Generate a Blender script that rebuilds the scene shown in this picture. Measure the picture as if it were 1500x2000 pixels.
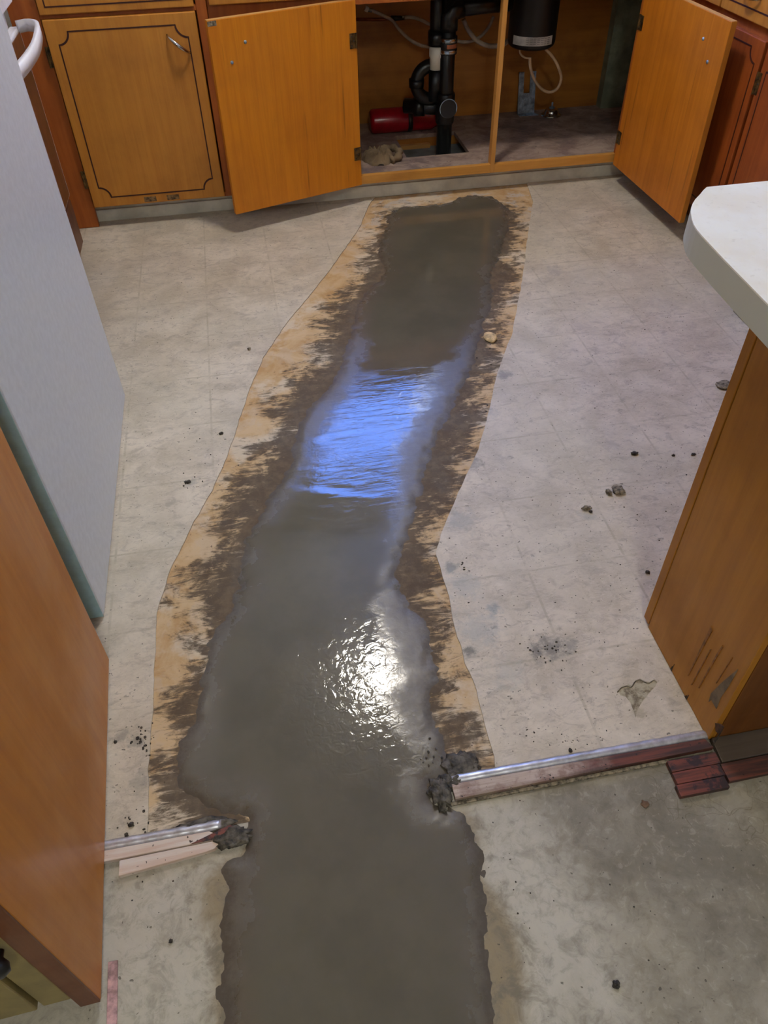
import bpy, bmesh, math, random
import numpy as np
from mathutils import Vector, Matrix, noise as mnoise
random.seed(7)
for o in list(bpy.data.objects): bpy.data.objects.remove(o)
SC = bpy.context.scene
COL = SC.collection

# ------------------------------------------------------------------ camera
CAM_H = 1.25
R_ = Vector((0.9832418, -0.18166873, -0.01523264))
U_ = Vector((0.13845628, 0.68977618, 0.71066073))
F_ = Vector((0.11859772, 0.70086039, -0.70336995))
FPX = 1491.2127
cam_d = bpy.data.cameras.new('camera')
cam_d.sensor_fit = 'HORIZONTAL'; cam_d.sensor_width = 36.0
cam_d.lens = 36.0 * FPX / 1500.0
cam_d.clip_start = 0.02
cam = bpy.data.objects.new('camera', cam_d); COL.objects.link(cam)
cam.matrix_world = Matrix(((R_.x, U_.x, -F_.x, 0), (R_.y, U_.y, -F_.y, 0), (R_.z, U_.z, -F_.z, CAM_H), (0, 0, 0, 1)))
SC.camera = cam

# ------------------------------------------------------------------ world / light / exposure
VS = SC.view_settings
SC.display_settings.display_device = 'sRGB'
VS.view_transform = 'Standard'; VS.look = 'None'; VS.gamma = 1.0; VS.use_curve_mapping = False
VS.exposure = 0.18
SKY_BLUE = (1.7, 4.4, 16.0)
SKY_WHITE = (9.0, 10.5, 14.0)
LAMP_RAD = 118.0
LAMP_COL = (1.0, 0.93, 0.83)
NEAR_LAMP = 66.0
NEAR_COL = (0.98, 1.0, 0.93)

w = bpy.data.worlds.new('sky'); SC.world = w; w.use_nodes = True
nt = w.node_tree; nt.nodes.clear()
wo = nt.nodes.new('ShaderNodeOutputWorld'); bg = nt.nodes.new('ShaderNodeBackground')
tc = nt.nodes.new('ShaderNodeTexCoord'); sep = nt.nodes.new('ShaderNodeSeparateXYZ')
nz = nt.nodes.new('ShaderNodeTexNoise'); nz.inputs['Scale'].default_value = 5.0
dv = nt.nodes.new('ShaderNodeMath'); dv.operation = 'DIVIDE'
ad = nt.nodes.new('ShaderNodeMath'); ad.operation = 'MULTIPLY_ADD'; ad.inputs[1].default_value = 0.12
mr = nt.nodes.new('ShaderNodeMapRange'); mr.inputs[1].default_value = 0.275; mr.inputs[2].default_value = 0.32
mx = nt.nodes.new('ShaderNodeMix'); mx.data_type = 'RGBA'
mx.inputs[6].default_value = (*SKY_BLUE, 1); mx.inputs[7].default_value = (*SKY_WHITE, 1)
L = nt.links.new
L(tc.outputs['Generated'], sep.inputs[0]); L(tc.outputs['Generated'], nz.inputs['Vector'])
L(sep.outputs[0], dv.inputs[0]); L(sep.outputs[1], dv.inputs[1])
L(nz.outputs[0], ad.inputs[0]); L(dv.outputs[0], ad.inputs[2])
L(ad.outputs[0], mr.inputs[0]); L(mr.outputs[0], mx.inputs[0])
L(mx.outputs[2], bg.inputs[0]); L(bg.outputs[0], wo.inputs[0])

# ------------------------------------------------------------------ helpers
def lin(r, g, b):
    f = lambda c: (c / 255 / 12.92) if c / 255 <= 0.04045 else ((c / 255 + 0.055) / 1.055) ** 2.4
    return (f(r), f(g), f(b), 1)
def ray(px, py): return R_ * ((px - 750) / FPX) - U_ * ((py - 1000) / FPX) + F_
def fl(px, py, z=0.0):
    d = ray(px, py); t = (z - CAM_H) / d.z; return Vector((d.x * t, d.y * t, z))
def atY(px, py, Y):
    d = ray(px, py); t = Y / d.y; return Vector((d.x * t, Y, CAM_H + d.z * t))
def atX(px, py, X):
    d = ray(px, py); t = X / d.x; return Vector((X, d.y * t, CAM_H + d.z * t))

def link(name, me, mat=None, parent=None):
    o = bpy.data.objects.new(name, me); COL.objects.link(o)
    if mat:
        for m in (mat if isinstance(mat, (list, tuple)) else [mat]): me.materials.append(m)
    if parent: o.parent = parent
    return o
def obj(name, bm, mat=None, parent=None, smooth=False, bevel=0.0, seg=2):
    bmesh.ops.recalc_face_normals(bm, faces=bm.faces)
    me = bpy.data.meshes.new(name); bm.to_mesh(me); bm.free()
    if smooth:
        for p in me.polygons: p.use_smooth = True
    o = link(name, me, mat, parent)
    if bevel:
        b = o.modifiers.new('edge', 'BEVEL'); b.width = bevel; b.segments = seg; b.limit_method = 'ANGLE'; b.angle_limit = math.radians(40)
    return o
def tag(o, label=None, cat=None, group=None, kind=None):
    if label: o['label'] = label
    if cat: o['category'] = cat
    if group: o['group'] = group
    if kind: o['kind'] = kind
    return o
def thing(name, label, cat, loc=(0, 0, 0), rz=0, group=None):
    o = bpy.data.objects.new(name, None); COL.objects.link(o)
    o.location = loc; o.rotation_euler = (0, 0, rz); o.empty_display_size = 0.05
    return tag(o, label, cat, group)
def box(bm, x0, y0, z0, x1, y1, z1):
    v = [bm.verts.new((x, y, z)) for x in (x0, x1) for y in (y0, y1) for z in (z0, z1)]
    for f in ((0, 1, 3, 2), (4, 6, 7, 5), (0, 4, 5, 1), (2, 3, 7, 6), (0, 2, 6, 4), (1, 5, 7, 3)):
        bm.faces.new([v[i] for i in f])
    return bm
def bx(*a): return box(bmesh.new(), *a)
def prism(bm, pts, z0, z1):
    a = [bm.verts.new((p[0], p[1], z0)) for p in pts]; b = [bm.verts.new((p[0], p[1], z1)) for p in pts]
    n = len(pts)
    bm.faces.new(b); bm.faces.new(a[::-1])
    for i in range(n): bm.faces.new([a[i], a[(i + 1) % n], b[(i + 1) % n], b[i]])
    return bm
def tube(bm, pts, r, n=12, cap=True):
    pts = [Vector(p) for p in pts]; rings = []
    rr = r if isinstance(r, (list, tuple)) else [r] * len(pts)
    t0 = (pts[1] - pts[0]).normalized()
    up = Vector((0, 0, 1)) if abs(t0.z) < 0.9 else Vector((0, 1, 0))
    s = t0.cross(up).normalized()
    for i, p in enumerate(pts):
        t = (pts[min(i + 1, len(pts) - 1)] - pts[max(i - 1, 0)]).normalized()
        s = (s - t * s.dot(t)).normalized(); u = s.cross(t)
        rings.append([bm.verts.new(p + (s * math.cos(2 * math.pi * k / n) + u * math.sin(2 * math.pi * k / n)) * rr[i]) for k in range(n)])
    for a, b in zip(rings, rings[1:]):
        for k in range(n): bm.faces.new([a[k], a[(k + 1) % n], b[(k + 1) % n], b[k]])
    if cap: bm.faces.new(rings[0][::-1]); bm.faces.new(rings[-1])
    return bm
def tb(pts, r, n=12): return tube(bmesh.new(), pts, r, n)
def spline(pts, n=8):
    P = [Vector(p) for p in pts]; P = [P[0] * 2 - P[1]] + P + [P[-1] * 2 - P[-2]]; out = []
    for i in range(1, len(P) - 2):
        for k in range(n):
            t = k / n; a, b, c, d = P[i - 1], P[i], P[i + 1], P[i + 2]
            out.append(0.5 * ((2 * b) + (c - a) * t + (2 * a - 5 * b + 4 * c - d) * t * t + (3 * b - a - 3 * c + d) * t ** 3))
    out.append(P[-2]); return out
def lathe(bm, prof, n=24, c=(0, 0, 0), axis='Z'):
    rings = []
    for r, h in prof:
        ring = []
        for k in range(n):
            a = 2 * math.pi * k / n; x, y = r * math.cos(a), r * math.sin(a)
            p = {'Z': (x, y, h), 'Y': (x, h, y), 'X': (h, x, y)}[axis]
            ring.append(bm.verts.new((c[0] + p[0], c[1] + p[1], c[2] + p[2])))
        rings.append(ring)
    for a, b in zip(rings, rings[1:]):
        for k in range(n): bm.faces.new([a[k], a[(k + 1) % n], b[(k + 1) % n], b[k]])
    bm.faces.new(rings[0][::-1]); bm.faces.new(rings[-1])
    return bm

# ------------------------------------------------------------------ materials
class N:
    def __init__(s, name):
        s.m = bpy.data.materials.new(name); s.m.use_nodes = True; s.t = s.m.node_tree; s.t.nodes.clear()
        s.out = s.add('ShaderNodeOutputMaterial'); s.b = s.add('ShaderNodeBsdfPrincipled'); s.l(s.b.outputs[0], s.out.inputs[0])
        s.tc = s.add('ShaderNodeTexCoord')
    def add(s, k, **kw):
        n = s.t.nodes.new(k)
        for a, v in kw.items(): setattr(n, a, v)
        return n
    def l(s, a, b): s.t.links.new(a, b)
    def set(s, sock, v):
        if hasattr(v, 'links'): s.l(v, sock)
        else: sock.default_value = v
    def map(s, scale=(1, 1, 1), rot=(0, 0, 0), loc=(0, 0, 0), src=None):
        n = s.add('ShaderNodeMapping'); n.inputs['Scale'].default_value = scale; n.inputs['Rotation'].default_value = rot; n.inputs['Location'].default_value = loc
        s.l(src or s.tc.outputs['Object'], n.inputs['Vector']); return n.outputs[0]
    def noise(s, vec, scale=5, detail=4, rough=0.55, dist=0.0):
        n = s.add('ShaderNodeTexNoise'); s.l(vec, n.inputs['Vector'])
        n.inputs['Scale'].default_value = scale; n.inputs['Detail'].default_value = detail
        n.inputs['Roughness'].default_value = rough; n.inputs['Distortion'].default_value = dist
        return n.outputs[0]
    def mrange(s, v, a, b, c=0.0, d=1.0, smooth=True):
        n = s.add('ShaderNodeMapRange'); n.interpolation_type = 'SMOOTHSTEP' if smooth else 'LINEAR'
        s.set(n.inputs[0], v)
        for i, k in zip((1, 2, 3, 4), (a, b, c, d)): n.inputs[i].default_value = k
        return n.outputs[0]
    def math(s, op, a, b=0.0, c=0.0):
        n = s.add('ShaderNodeMath', operation=op); s.set(n.inputs[0], a); s.set(n.inputs[1], b); s.set(n.inputs[2], c); return n.outputs[0]
    def mix(s, f, a, b, mode='MIX'):
        n = s.add('ShaderNodeMix', data_type='RGBA', blend_type=mode); s.set(n.inputs[0], f); s.set(n.inputs[6], a); s.set(n.inputs[7], b); return n.outputs[2]
    def bump(s, h, strength=0.3, dist=0.01):
        n = s.add('ShaderNodeBump'); n.inputs['Strength'].default_value = strength; n.inputs['Distance'].default_value = dist
        s.l(h, n.inputs['Height']); s.l(n.outputs[0], s.b.inputs['Normal']); return n
    def attr(s, name):
        n = s.add('ShaderNodeAttribute', attribute_name=name); return n.outputs['Fac']
    def fin(s, col, rough=0.5, metal=0.0, spec=0.5, coat=0.0):
        s.set(s.b.inputs['Base Color'], col); s.set(s.b.inputs['Roughness'], rough); s.set(s.b.inputs['Metallic'], metal)
        s.set(s.b.inputs['Specular IOR Level'], spec); s.set(s.b.inputs['Coat Weight'], coat)
        return s.m

def wood(name, c1, c2, grain='Z', rough=0.42, blotch=0.25, scale=1.0, dark=(70, 35, 12), streaks=0.0):
    n = N(name)
    sc = {'Z': (26, 26, 1.3), 'Y': (26, 1.3, 26), 'X': (1.3, 26, 26)}[grain]
    v = n.map(tuple(k * scale for k in sc))
    g = n.noise(v, 1.6, 6, 0.6, 0.6)
    g2 = n.noise(n.map(tuple(k * scale * 4 for k in sc)), 2.0, 3, 0.6)
    c = n.mix(n.mrange(g, 0.2, 0.85), lin(*c1), lin(*c2))
    c = n.mix(n.math('MULTIPLY', n.mrange(g2, 0.45, 0.75), 0.10), c, lin(*dark))
    bl = n.noise(n.map((1, 1, 1)), 5.5, 5, 0.6)
    c = n.mix(n.math('MULTIPLY', n.mrange(bl, 0.42, 0.75), blotch), c, lin(*dark))
    if streaks:
        st = n.noise(n.map(tuple(k * 1.5 for k in sc)), 1.1, 2, 0.5)
        c = n.mix(n.math('MULTIPLY', n.mrange(st, 0.66, 0.72), streaks), c, lin(40, 22, 12))
    n.bump(g2, 0.06, 0.0015)
    return n.fin(c, n.mrange(bl, 0.3, 0.7, rough - 0.06, rough + 0.1), spec=0.4)
def plain(name, c, rough=0.5, metal=0.0, var=0.08, scale=20, spec=0.5, bump=0.0):
    n = N(name); g = n.noise(n.map(), scale, 5, 0.6)
    d = lin(*[max(0, k * (1 - var * 2)) for k in c]); e = lin(*[min(255, k * (1 + var)) for k in c])
    col = n.mix(n.mrange(g, 0.3, 0.7), d, e)
    if bump: n.bump(g, bump, 0.004)
    return n.fin(col, rough, metal, spec)

M = {}
M['honey'] = wood('honey_plywood', (220, 138, 30), (198, 114, 18), blotch=0.18, dark=(120, 62, 14), streaks=0.35)
M['honey_r'] = wood('honey_plywood_inner', (212, 128, 34), (188, 106, 22), blotch=0.18, dark=(110, 55, 14), streaks=0.3)
M['amber'] = wood('amber_birch', (206, 140, 54), (188, 120, 42), blotch=0.3, dark=(120, 66, 20))
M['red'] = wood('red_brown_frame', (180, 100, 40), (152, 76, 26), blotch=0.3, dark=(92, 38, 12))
M['door_shaded'] = wood('red_brown_shaded_door', (172, 88, 34), (134, 62, 22), blotch=0.3, dark=(84, 32, 10))  # right-hand doors: dim light put into the wood colour as a redder tone
M['pale_edge'] = wood('pale_raw_edge', (214, 164, 96), (190, 138, 76), 'X', blotch=0.2)
M['railwood'] = wood('pale_pine_rail', (220, 160, 78), (196, 132, 52), 'X', blotch=0.3, dark=(120, 66, 24))
M['postwood'] = wood('pale_pine_post', (216, 158, 84), (196, 134, 60), 'Z', blotch=0.15)
M['pen'] = wood('peninsula_plywood', (184, 124, 36), (162, 104, 24), blotch=0.35, dark=(110, 62, 16))
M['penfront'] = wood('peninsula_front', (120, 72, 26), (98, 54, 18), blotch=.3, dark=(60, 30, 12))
M['slab'] = wood('pantry_veneer', (198, 128, 46), (178, 108, 32), blotch=0.22, dark=(150, 84, 26), rough=0.36)
M['darkwood'] = wood('dark_stained_edge', (120, 72, 42), (92, 52, 32), blotch=0.4, dark=(50, 28, 18))
M['ply_back'] = wood('plywood_back', (194, 130, 56), (158, 98, 38), 'X', blotch=0.5, scale=0.35, dark=(92, 50, 18))
M['groove'] = plain('groove_dark', (62, 20, 8), 0.6)
M['cream'] = plain('cream_paint_shaded', (136, 120, 74), 0.45, var=0.06)  # cream paint lowered in tone, the shadow on it is in the colour
M['kick'] = plain('grey_vinyl', (222, 219, 204), 0.45, var=0.06, scale=8)
M['fridge'] = plain('fridge_enamel', (205, 210, 216), 0.35, var=0.015, scale=60)
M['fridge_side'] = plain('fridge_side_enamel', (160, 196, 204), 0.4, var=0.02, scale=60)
M['wall'] = plain('wall_paint', (214, 210, 200), 0.85, var=0.03, scale=4)
M['ceil'] = plain('ceiling_paint', (232, 230, 224), 0.9, var=0.02, scale=4)
M['black'] = plain('black_abs', (15, 16, 19), 0.3, var=0.05)
M['blackm'] = plain('black_matte', (18, 18, 21), 0.42, var=0.05)
M['pvc'] = plain('white_pvc', (232, 228, 212), 0.35, var=0.03)
M['chrome'] = plain('chrome', (190, 188, 184), 0.18, 1.0, var=0.05)
M['steel'] = plain('galvanised_steel', (150, 168, 186), 0.45, 0.6, var=0.15, scale=40)
M['brass'] = plain('aged_brass', (104, 82, 50), 0.45, 0.7, var=0.3, scale=60)
M['rubber'] = plain('orange_label', (170, 96, 60), 0.6)
M['redp'] = plain('red_enamel', (160, 12, 30), 0.22, var=0.08)
M['hose'] = plain('white_hose', (176, 160, 142), 0.45, var=0.08)
M['cable'] = plain('cream_cable', (206, 176, 138), 0.5)
M['labelw'] = plain('silver_label', (190, 186, 178), 0.4)
M['labeld'] = plain('label_ink', (96, 96, 100), 0.5)
M['copper'] = plain('copper', (150, 84, 50), 0.4, 0.9)
M['green'] = plain('grey_green_paint', (134, 140, 116), 0.7, var=0.1, scale=12)
M['rag'] = plain('rag_cloth', (118, 100, 76), 0.95, var=0.12, scale=10)
M['mchip'] = plain('mortar_chip', (126, 116, 98), 0.85, var=0.25, scale=120, bump=0.5)
M['mdark'] = plain('dark_crumb', (66, 60, 54), 0.9, var=0.3, scale=200)
M['rangew'] = plain('range_white', (226, 222, 224), 0.3, var=0.02)
M['ovenb'] = plain('oven_brown_glass', (104, 62, 44), 0.3, var=0.1)
M['metal_strip'] = plain('aluminium_strip', (200, 200, 206), 0.34, 0.6, var=0.06, scale=60)
M['brownspot'] = plain('brown_spot', (112, 86, 64), .8)
M['fillm'] = plain('hole_mortar', (128, 136, 134), .6, var=.1, scale=10)
M['lumpm'] = plain('dark_mortar', (84, 79, 70), 0.75, var=0.3, scale=70, bump=0.9)
M['frame'] = plain('window_paint', (236, 236, 232), 0.45, var=0.02)

# laminate counter
n = N('speckled_laminate'); v = n.map()
g = n.noise(v, 9, 5, 0.6); sp = n.noise(v, 90, 2, 0.5)
c = n.mix(n.mrange(g, 0.35, 0.7), lin(250, 250, 242), lin(244, 239, 224))
c = n.mix(n.math('MULTIPLY', n.mrange(sp, 0.6, 0.75), 0.25), c, lin(200, 196, 180))
M['lam'] = n.fin(c, 0.45)
n = N('laminate_edge'); v = n.map()
sp = n.noise(v, 45, 2, 0.4)
c = n.mix(n.mrange(sp, 0.71, 0.76), lin(196, 198, 184), lin(110, 96, 60))
M['lamedge'] = n.fin(c, 0.45)
# lamp and glass
def emis(name, col, s):
    n = N(name); n.b.inputs['Emission Color'].default_value = (*col, 1); n.b.inputs['Emission Strength'].default_value = s
    return n.fin((0.8, 0.8, 0.8, 1), 0.4)
M['lamp'] = emis('lamp_dome_glow', LAMP_COL, LAMP_RAD)
M['lamp_near'] = emis('near_lamp_glow', NEAR_COL, NEAR_LAMP)
n = N('window_glass'); tr = n.add('ShaderNodeBsdfTransparent'); gl = n.add('ShaderNodeBsdfGlossy'); gl.inputs['Roughness'].default_value = 0.02
ms = n.add('ShaderNodeMixShader'); ms.inputs[0].default_value = 0.05
n.l(tr.outputs[0], ms.inputs[1]); n.l(gl.outputs[0], ms.inputs[2]); n.l(ms.outputs[0], n.out.inputs[0]); n.t.nodes.remove(n.b)
M['glass'] = n.m

# linoleum: marbled beige sheet with a printed tile grid, scuffs and stains
LX0, LY0, LP = 0.480, 0.785, 0.219
def linoleum():
    n = N('linoleum_marbled'); v = n.map()
    a = n.noise(v, 7, 8, 0.68, 0.4); b = n.noise(n.map((1, 1.6, 1)), 24, 6, 0.7, 0.8); d = n.noise(v, 2.2, 3, 0.5)
    c = n.mix(n.mrange(a, 0.34, 0.66), lin(186, 174, 153), lin(213, 201, 181))
    c = n.mix(n.math('MULTIPLY', n.mrange(b, 0.48, 0.68), 0.5), c, lin(150, 139, 126)); b2 = n.noise(n.map((1, 1.8, 1), (0, 0, .3)), 48, 5, 0.75, 1.6); c = n.mix(n.math('MULTIPLY', n.mrange(b2, 0.54, 0.70), 0.45), c, lin(140, 130, 118)); c = n.mix(n.math('MULTIPLY', n.mrange(b2, 0.46, 0.32), 0.35), c, lin(226, 216, 198))
    c = n.mix(n.math('MULTIPLY', n.mrange(d, 0.4, 0.7), 0.35), c, lin(190, 184, 164))
    sx = n.add('ShaderNodeSeparateXYZ'); n.l(v, sx.inputs[0])
    lines = None
    for k, o in ((0, LX0), (1, LY0)):
        f = n.math('FRACT', n.math('ADD', n.math('DIVIDE', n.math('SUBTRACT', sx.outputs[k], o), LP), 100.5))
        f = n.math('MULTIPLY', n.math('ABSOLUTE', n.math('SUBTRACT', f, 0.5)), LP)
        lo = n.mrange(f, 0.0012, 0.0042, 1, 0); 
        lines = lo if lines is None else n.math('MAXIMUM', lines, lo)
    ln = n.noise(v, 14, 3, 0.6)
    c = n.mix(n.math('MULTIPLY', lines, n.mrange(ln, 0.35, 0.7, 0.04, 0.55)), c, lin(160, 150, 128))
    # fine grit and dark scuffs
    s1 = n.noise(n.map((1, 1.5, 1)), 70, 3, 0.6, 1.0); msk = n.noise(v, 4.5, 3, 0.6)
    c = n.mix(n.math('MULTIPLY', n.math('MULTIPLY', n.mrange(s1, 0.62, 0.70), n.mrange(msk, 0.45, 0.62)), 0.5), c, lin(104, 98, 92))
    sp = n.noise(v, 150, 1, 0.5)
    c = n.mix(n.math('MULTIPLY', n.mrange(sp, 0.735, 0.76), 0.7), c, lin(70, 64, 58))
    # individual stains where the mortar splashed
    dn = n.noise(v, 55, 5, 0.7)
    for (px, py, r, k, col) in STAINS:
        p = fl(px, py)
        vm = n.add('ShaderNodeVectorMath', operation='DISTANCE'); n.l(v, vm.inputs[0]); vm.inputs[1].default_value = (p.x, p.y, 0.004)
        f = n.mrange(n.math('ADD', vm.outputs['Value'], n.math('MULTIPLY', n.math('SUBTRACT', dn, 0.5), r * 2.6)), r * 0.15, r, 1, 0)
        c = n.mix(n.math('MULTIPLY', f, k), c, lin(*col))
    n.bump(b, 0.06, 0.002)
    return n.fin(c, n.mrange(a, 0.3, 0.7, 0.42, 0.58), spec=0.35)
STAINS = [(965, 1190, .022, .7, (140, 146, 144)), (1075, 1270, .040, .75, (116, 114, 108)), (1110, 1262, .026, .6, (120, 118, 110)), (1045, 1275, .02, .7, (110, 108, 104)),
          (1085, 532, .05, .5, (150, 142, 136)), (985, 735, .03, .6, (120, 118, 116)), (955, 810, .035, .4, (150, 150, 146)), (920, 905, .04, .55, (110, 106, 100)),
          (905, 1020, .05, .45, (150, 152, 146)), (880, 1110, .022, .7, (120, 122, 116)), (905, 1145, .05, .4, (158, 164, 160)), (935, 1230, .06, .4, (158, 164, 160)),
          (915, 1275, .018, .8, (104, 104, 98)), (990, 1320, .05, .3, (160, 166, 158)), (1145, 1010, .03, .5, (150, 150, 142)), (1300, 600, .09, .25, (160, 152, 146)),
          (1130, 640, .05, .3, (160, 150, 144)), (375, 945, .022, .5, (140, 140, 134)), (330, 760, .03, .25, (150, 144, 136)), (272, 1530, .03, .45, (130, 128, 120)),
          (1245, 1395, .02, .5, (150, 138, 110)), (240, 1440, .02, .5, (120, 118, 112)), (270, 1450, .022, .6, (110, 108, 104)), (1190, 870, .035, .35, (140, 132, 126))]
M['lino'] = linoleum()

# ------------------------------------------------------------------ outlines on the floor (photo-traced, laid on z = 0)
PATCH_L = [(870, 396), (830, 400), (790, 401), (762, 412), (750, 424), (752, 441), (735, 479), (730, 500), (744, 521), (738, 545), (707, 573), (690, 600), (682, 640), (668, 690), (650, 730), (635, 760),
           (600, 790), (575, 830), (562, 870), (563, 900), (545, 935), (525, 965), (505, 1000), (490, 1030), (470, 1060), (463, 1100), (458, 1150), (440, 1190), (415, 1220), (396, 1260), (386, 1310),
           (378, 1350), (370, 1400), (345, 1450), (333, 1500), (346, 1545), (372, 1572), (405, 1592), (440, 1600), (474, 1604), (474, 1664), (424, 1690), (436, 1730), (425, 1790), (424, 1850), (421, 1895), (428, 1940), (433, 2000), (440, 2200), (450, 2600)]
PATCH_R = [(895, 384), (925, 379), (960, 382), (985, 394), (998, 412), (996, 460), (985, 489), (976, 513), (962, 543), (971, 575), (963, 607), (947, 641), (941, 673), (931, 713), (920, 740), (892, 792), (872, 836),
           (844, 896), (832, 960), (816, 1000), (810, 1020), (803, 1054), (793, 1093), (784, 1129), (799, 1168), (814, 1192), (838, 1213), (850, 1240), (859, 1270), (862, 1306), (856, 1345), (848, 1366), (862, 1414),
           (877, 1444), (888, 1474), (896, 1500), (880, 1530), (852, 1540), (852, 1572), (905, 1585), (930, 1607), (940, 1660), (947, 1710), (952, 1767), (953, 1833), (958, 1883), (970, 1950), (982, 1997), (1010, 2200), (1040, 2600)]
SMEAR_L = [(745, 405), (738, 440), (712, 470), (706, 510), (690, 560), (650, 590), (615, 625), (620, 650), (612, 690), (590, 720), (545, 765), (525, 810), (520, 850), (490, 890), (452, 930), (425, 970), (425, 1010), (420, 1050),
           (400, 1085), (370, 1110), (350, 1150), (350, 1180), (365, 1205), (385, 1240), (388, 1270), (366, 1310), (330, 1350), (315, 1390), (303, 1430), (288, 1490), (288, 1560), (305, 1600), (330, 1625), (345, 1660)]
SMEAR_R = [(1018, 398), (1024, 440), (1015, 500), (1022, 545), (1002, 600), (992, 620), (975, 660), (985, 700), (962, 745), (960, 790), (940, 850), (920, 915), (900, 960), (878, 1010), (858, 1060), (850, 1090), (862, 1150), (885, 1230), (905, 1285), (885, 1320), (870, 1360),
           (915, 1400), (920, 1450), (940, 1490), (960, 1530), (960, 1600)]
LINO_L = [(700, 389), (735, 384), (722, 400), (703, 445), (672, 490), (640, 535), (600, 585), (560, 632), (515, 700), (488, 760), (465, 830), (440, 905), (415, 960), (380, 1020), (355, 1070), (333, 1115), (318, 1160), (308, 1200), (306, 1240), (303, 1310), (300, 1370), (295, 1430), (290, 1530), (288, 1640)]
LINO_R = [(1030, 361), (1041, 395), (1036, 430), (1028, 480), (1024, 520), (1018, 560), (1006, 620), (1000, 655), (985, 690), (970, 735), (962, 775), (945, 840), (935, 880), (915, 920), (895, 965), (875, 1010), (862, 1045), (850, 1085), (858, 1110), (872, 1150), (880, 1190), (890, 1230), (903, 1280), (915, 1315), (930, 1350), (940, 1390), (955, 1440), (963, 1480), (968, 1512)]
STAIN_R = [(905, 1580), (927, 1600), (942, 1650), (962, 1720), (990, 1765), (1013, 1800), (1022, 1835), (1030, 1867), (1036, 1910), (1033, 1967), (1030, 2030), (1050, 2300), (1080, 2600)]
STAIN_L = [(470, 1660), (430, 1680), (378, 1706), (385, 1739), (391, 1790), (402, 1830), (412, 1862), (410, 1916), (416, 1960), (420, 2000), (425, 2200), (430, 2600)]
F2 = lambda P: [(fl(*p).x, fl(*p).y) for p in P]
poly_patch = F2(PATCH_L) + F2(PATCH_R)[::-1]
poly_smear = F2(SMEAR_L) + F2(SMEAR_R)[::-1]
poly_stain = F2(STAIN_L) + F2(STAIN_R)[::-1]

def sdist(X, Y, poly):
    """signed distance, positive inside"""
    d = np.full(X.shape, 1e9); ins = np.zeros(X.shape, bool); m = len(poly)
    for i in range(m):
        (ax, ay), (bx_, by_) = poly[i], poly[(i + 1) % m]
        ex, ey = bx_ - ax, by_ - ay
        t = np.clip(((X - ax) * ex + (Y - ay) * ey) / (ex * ex + ey * ey + 1e-12), 0, 1)
        d = np.minimum(d, np.hypot(X - ax - t * ex, Y - ay - t * ey))
        if ay != by_:
            c = ((ay > Y) != (by_ > Y)) & (X < (bx_ - ax) * (Y - ay) / (by_ - ay) + ax)
            ins ^= c
    return np.where(ins, d, -d)
def vnoise(X, Y, s, seed=0):
    rng = np.random.RandomState(seed); T = rng.rand(256, 256)
    x, y = X * s + 100, Y * s + 100; i, j = np.floor(x).astype(int), np.floor(y).astype(int); fx, fy = x - i, y - j
    fx = fx * fx * (3 - 2 * fx); fy = fy * fy * (3 - 2 * fy)
    g = lambda a, b: T[a % 256, b % 256]
    return (g(i, j) * (1 - fx) + g(i + 1, j) * fx) * (1 - fy) + (g(i, j + 1) * (1 - fx) + g(i + 1, j + 1) * fx) * fy - 0.5
def grid_mesh(name, xs, ys, zf, attrs=None, keep=None):
    X, Y = np.meshgrid(xs, ys); nx, ny = len(xs), len(ys)
    Z = zf(X, Y); co = np.stack([X, Y, Z], -1).reshape(-1, 3)
    idx = np.arange(nx * ny).reshape(ny, nx)
    q = np.stack([idx[:-1, :-1], idx[:-1, 1:], idx[1:, 1:], idx[1:, :-1]], -1).reshape(-1, 4)
    if keep is not None:
        k = keep(X, Y).reshape(-1); q = q[k[q].any(1)]
        used = np.unique(q); mp = np.full(nx * ny, -1); mp[used] = np.arange(len(used)); q = mp[q]; co = co[used]
        vals = {a: f(X, Y).reshape(-1)[used] for a, f in (attrs or {}).items()}
    else: vals = {a: f(X, Y).reshape(-1) for a, f in (attrs or {}).items()}
    me = bpy.data.meshes.new(name); me.from_pydata(co.tolist(), [], q.tolist())
    for a, v in vals.items():
        at = me.attributes.new(a, 'FLOAT', 'POINT'); at.data.foreach_set('value', v.astype(np.float32))
    me.polygons.foreach_set('use_smooth', np.ones(len(me.polygons), bool)); me.update()
    return me

# ------------------------------------------------------------------ ROOM SHELL
RX0, RX1, RY0, RY1, RZ = -1.30, 2.25, -1.60, 3.60, 2.40
FACE = 2.955       # front plane of the far cabinets
# floor slab
n = N('old_concrete'); v = n.map()
a = n.noise(v, 4, 7, 0.65, 0.5); b = n.noise(v, 22, 6, 0.7, 0.6); far = n.attr('away'); st = n.attr('stain'); rt = n.attr('right')
pale = n.mix(n.mrange(a, 0.35, 0.65), lin(188, 182, 166), lin(172, 165, 148))
grey = n.mix(n.mrange(a, 0.36, 0.62), lin(156, 148, 131), lin(124, 117, 101))
grey = n.mix(n.math('MULTIPLY', n.mrange(n.noise(v, 2.6, 4, 0.6), 0.5, 0.66), 0.6), grey, lin(170, 162, 142))
fa = n.mrange(n.math('ADD', far, n.math('MULTIPLY', n.math('SUBTRACT', a, 0.5), 0.22)), 0.06, 0.17)
c = n.mix(n.math('MULTIPLY', fa, rt), pale, grey)
c = n.mix(n.math('MULTIPLY', n.mrange(b, 0.46, 0.66), 0.4), c, lin(112, 103, 86)); b3 = n.noise(v, 58, 5, .7, .8); c = n.mix(n.math('MULTIPLY', n.mrange(b3, .5, .68), .3), c, lin(98, 92, 80)); c = n.mix(n.math('MULTIPLY', n.mrange(b3, .45, .34), .25), c, lin(196, 188, 170))
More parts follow.
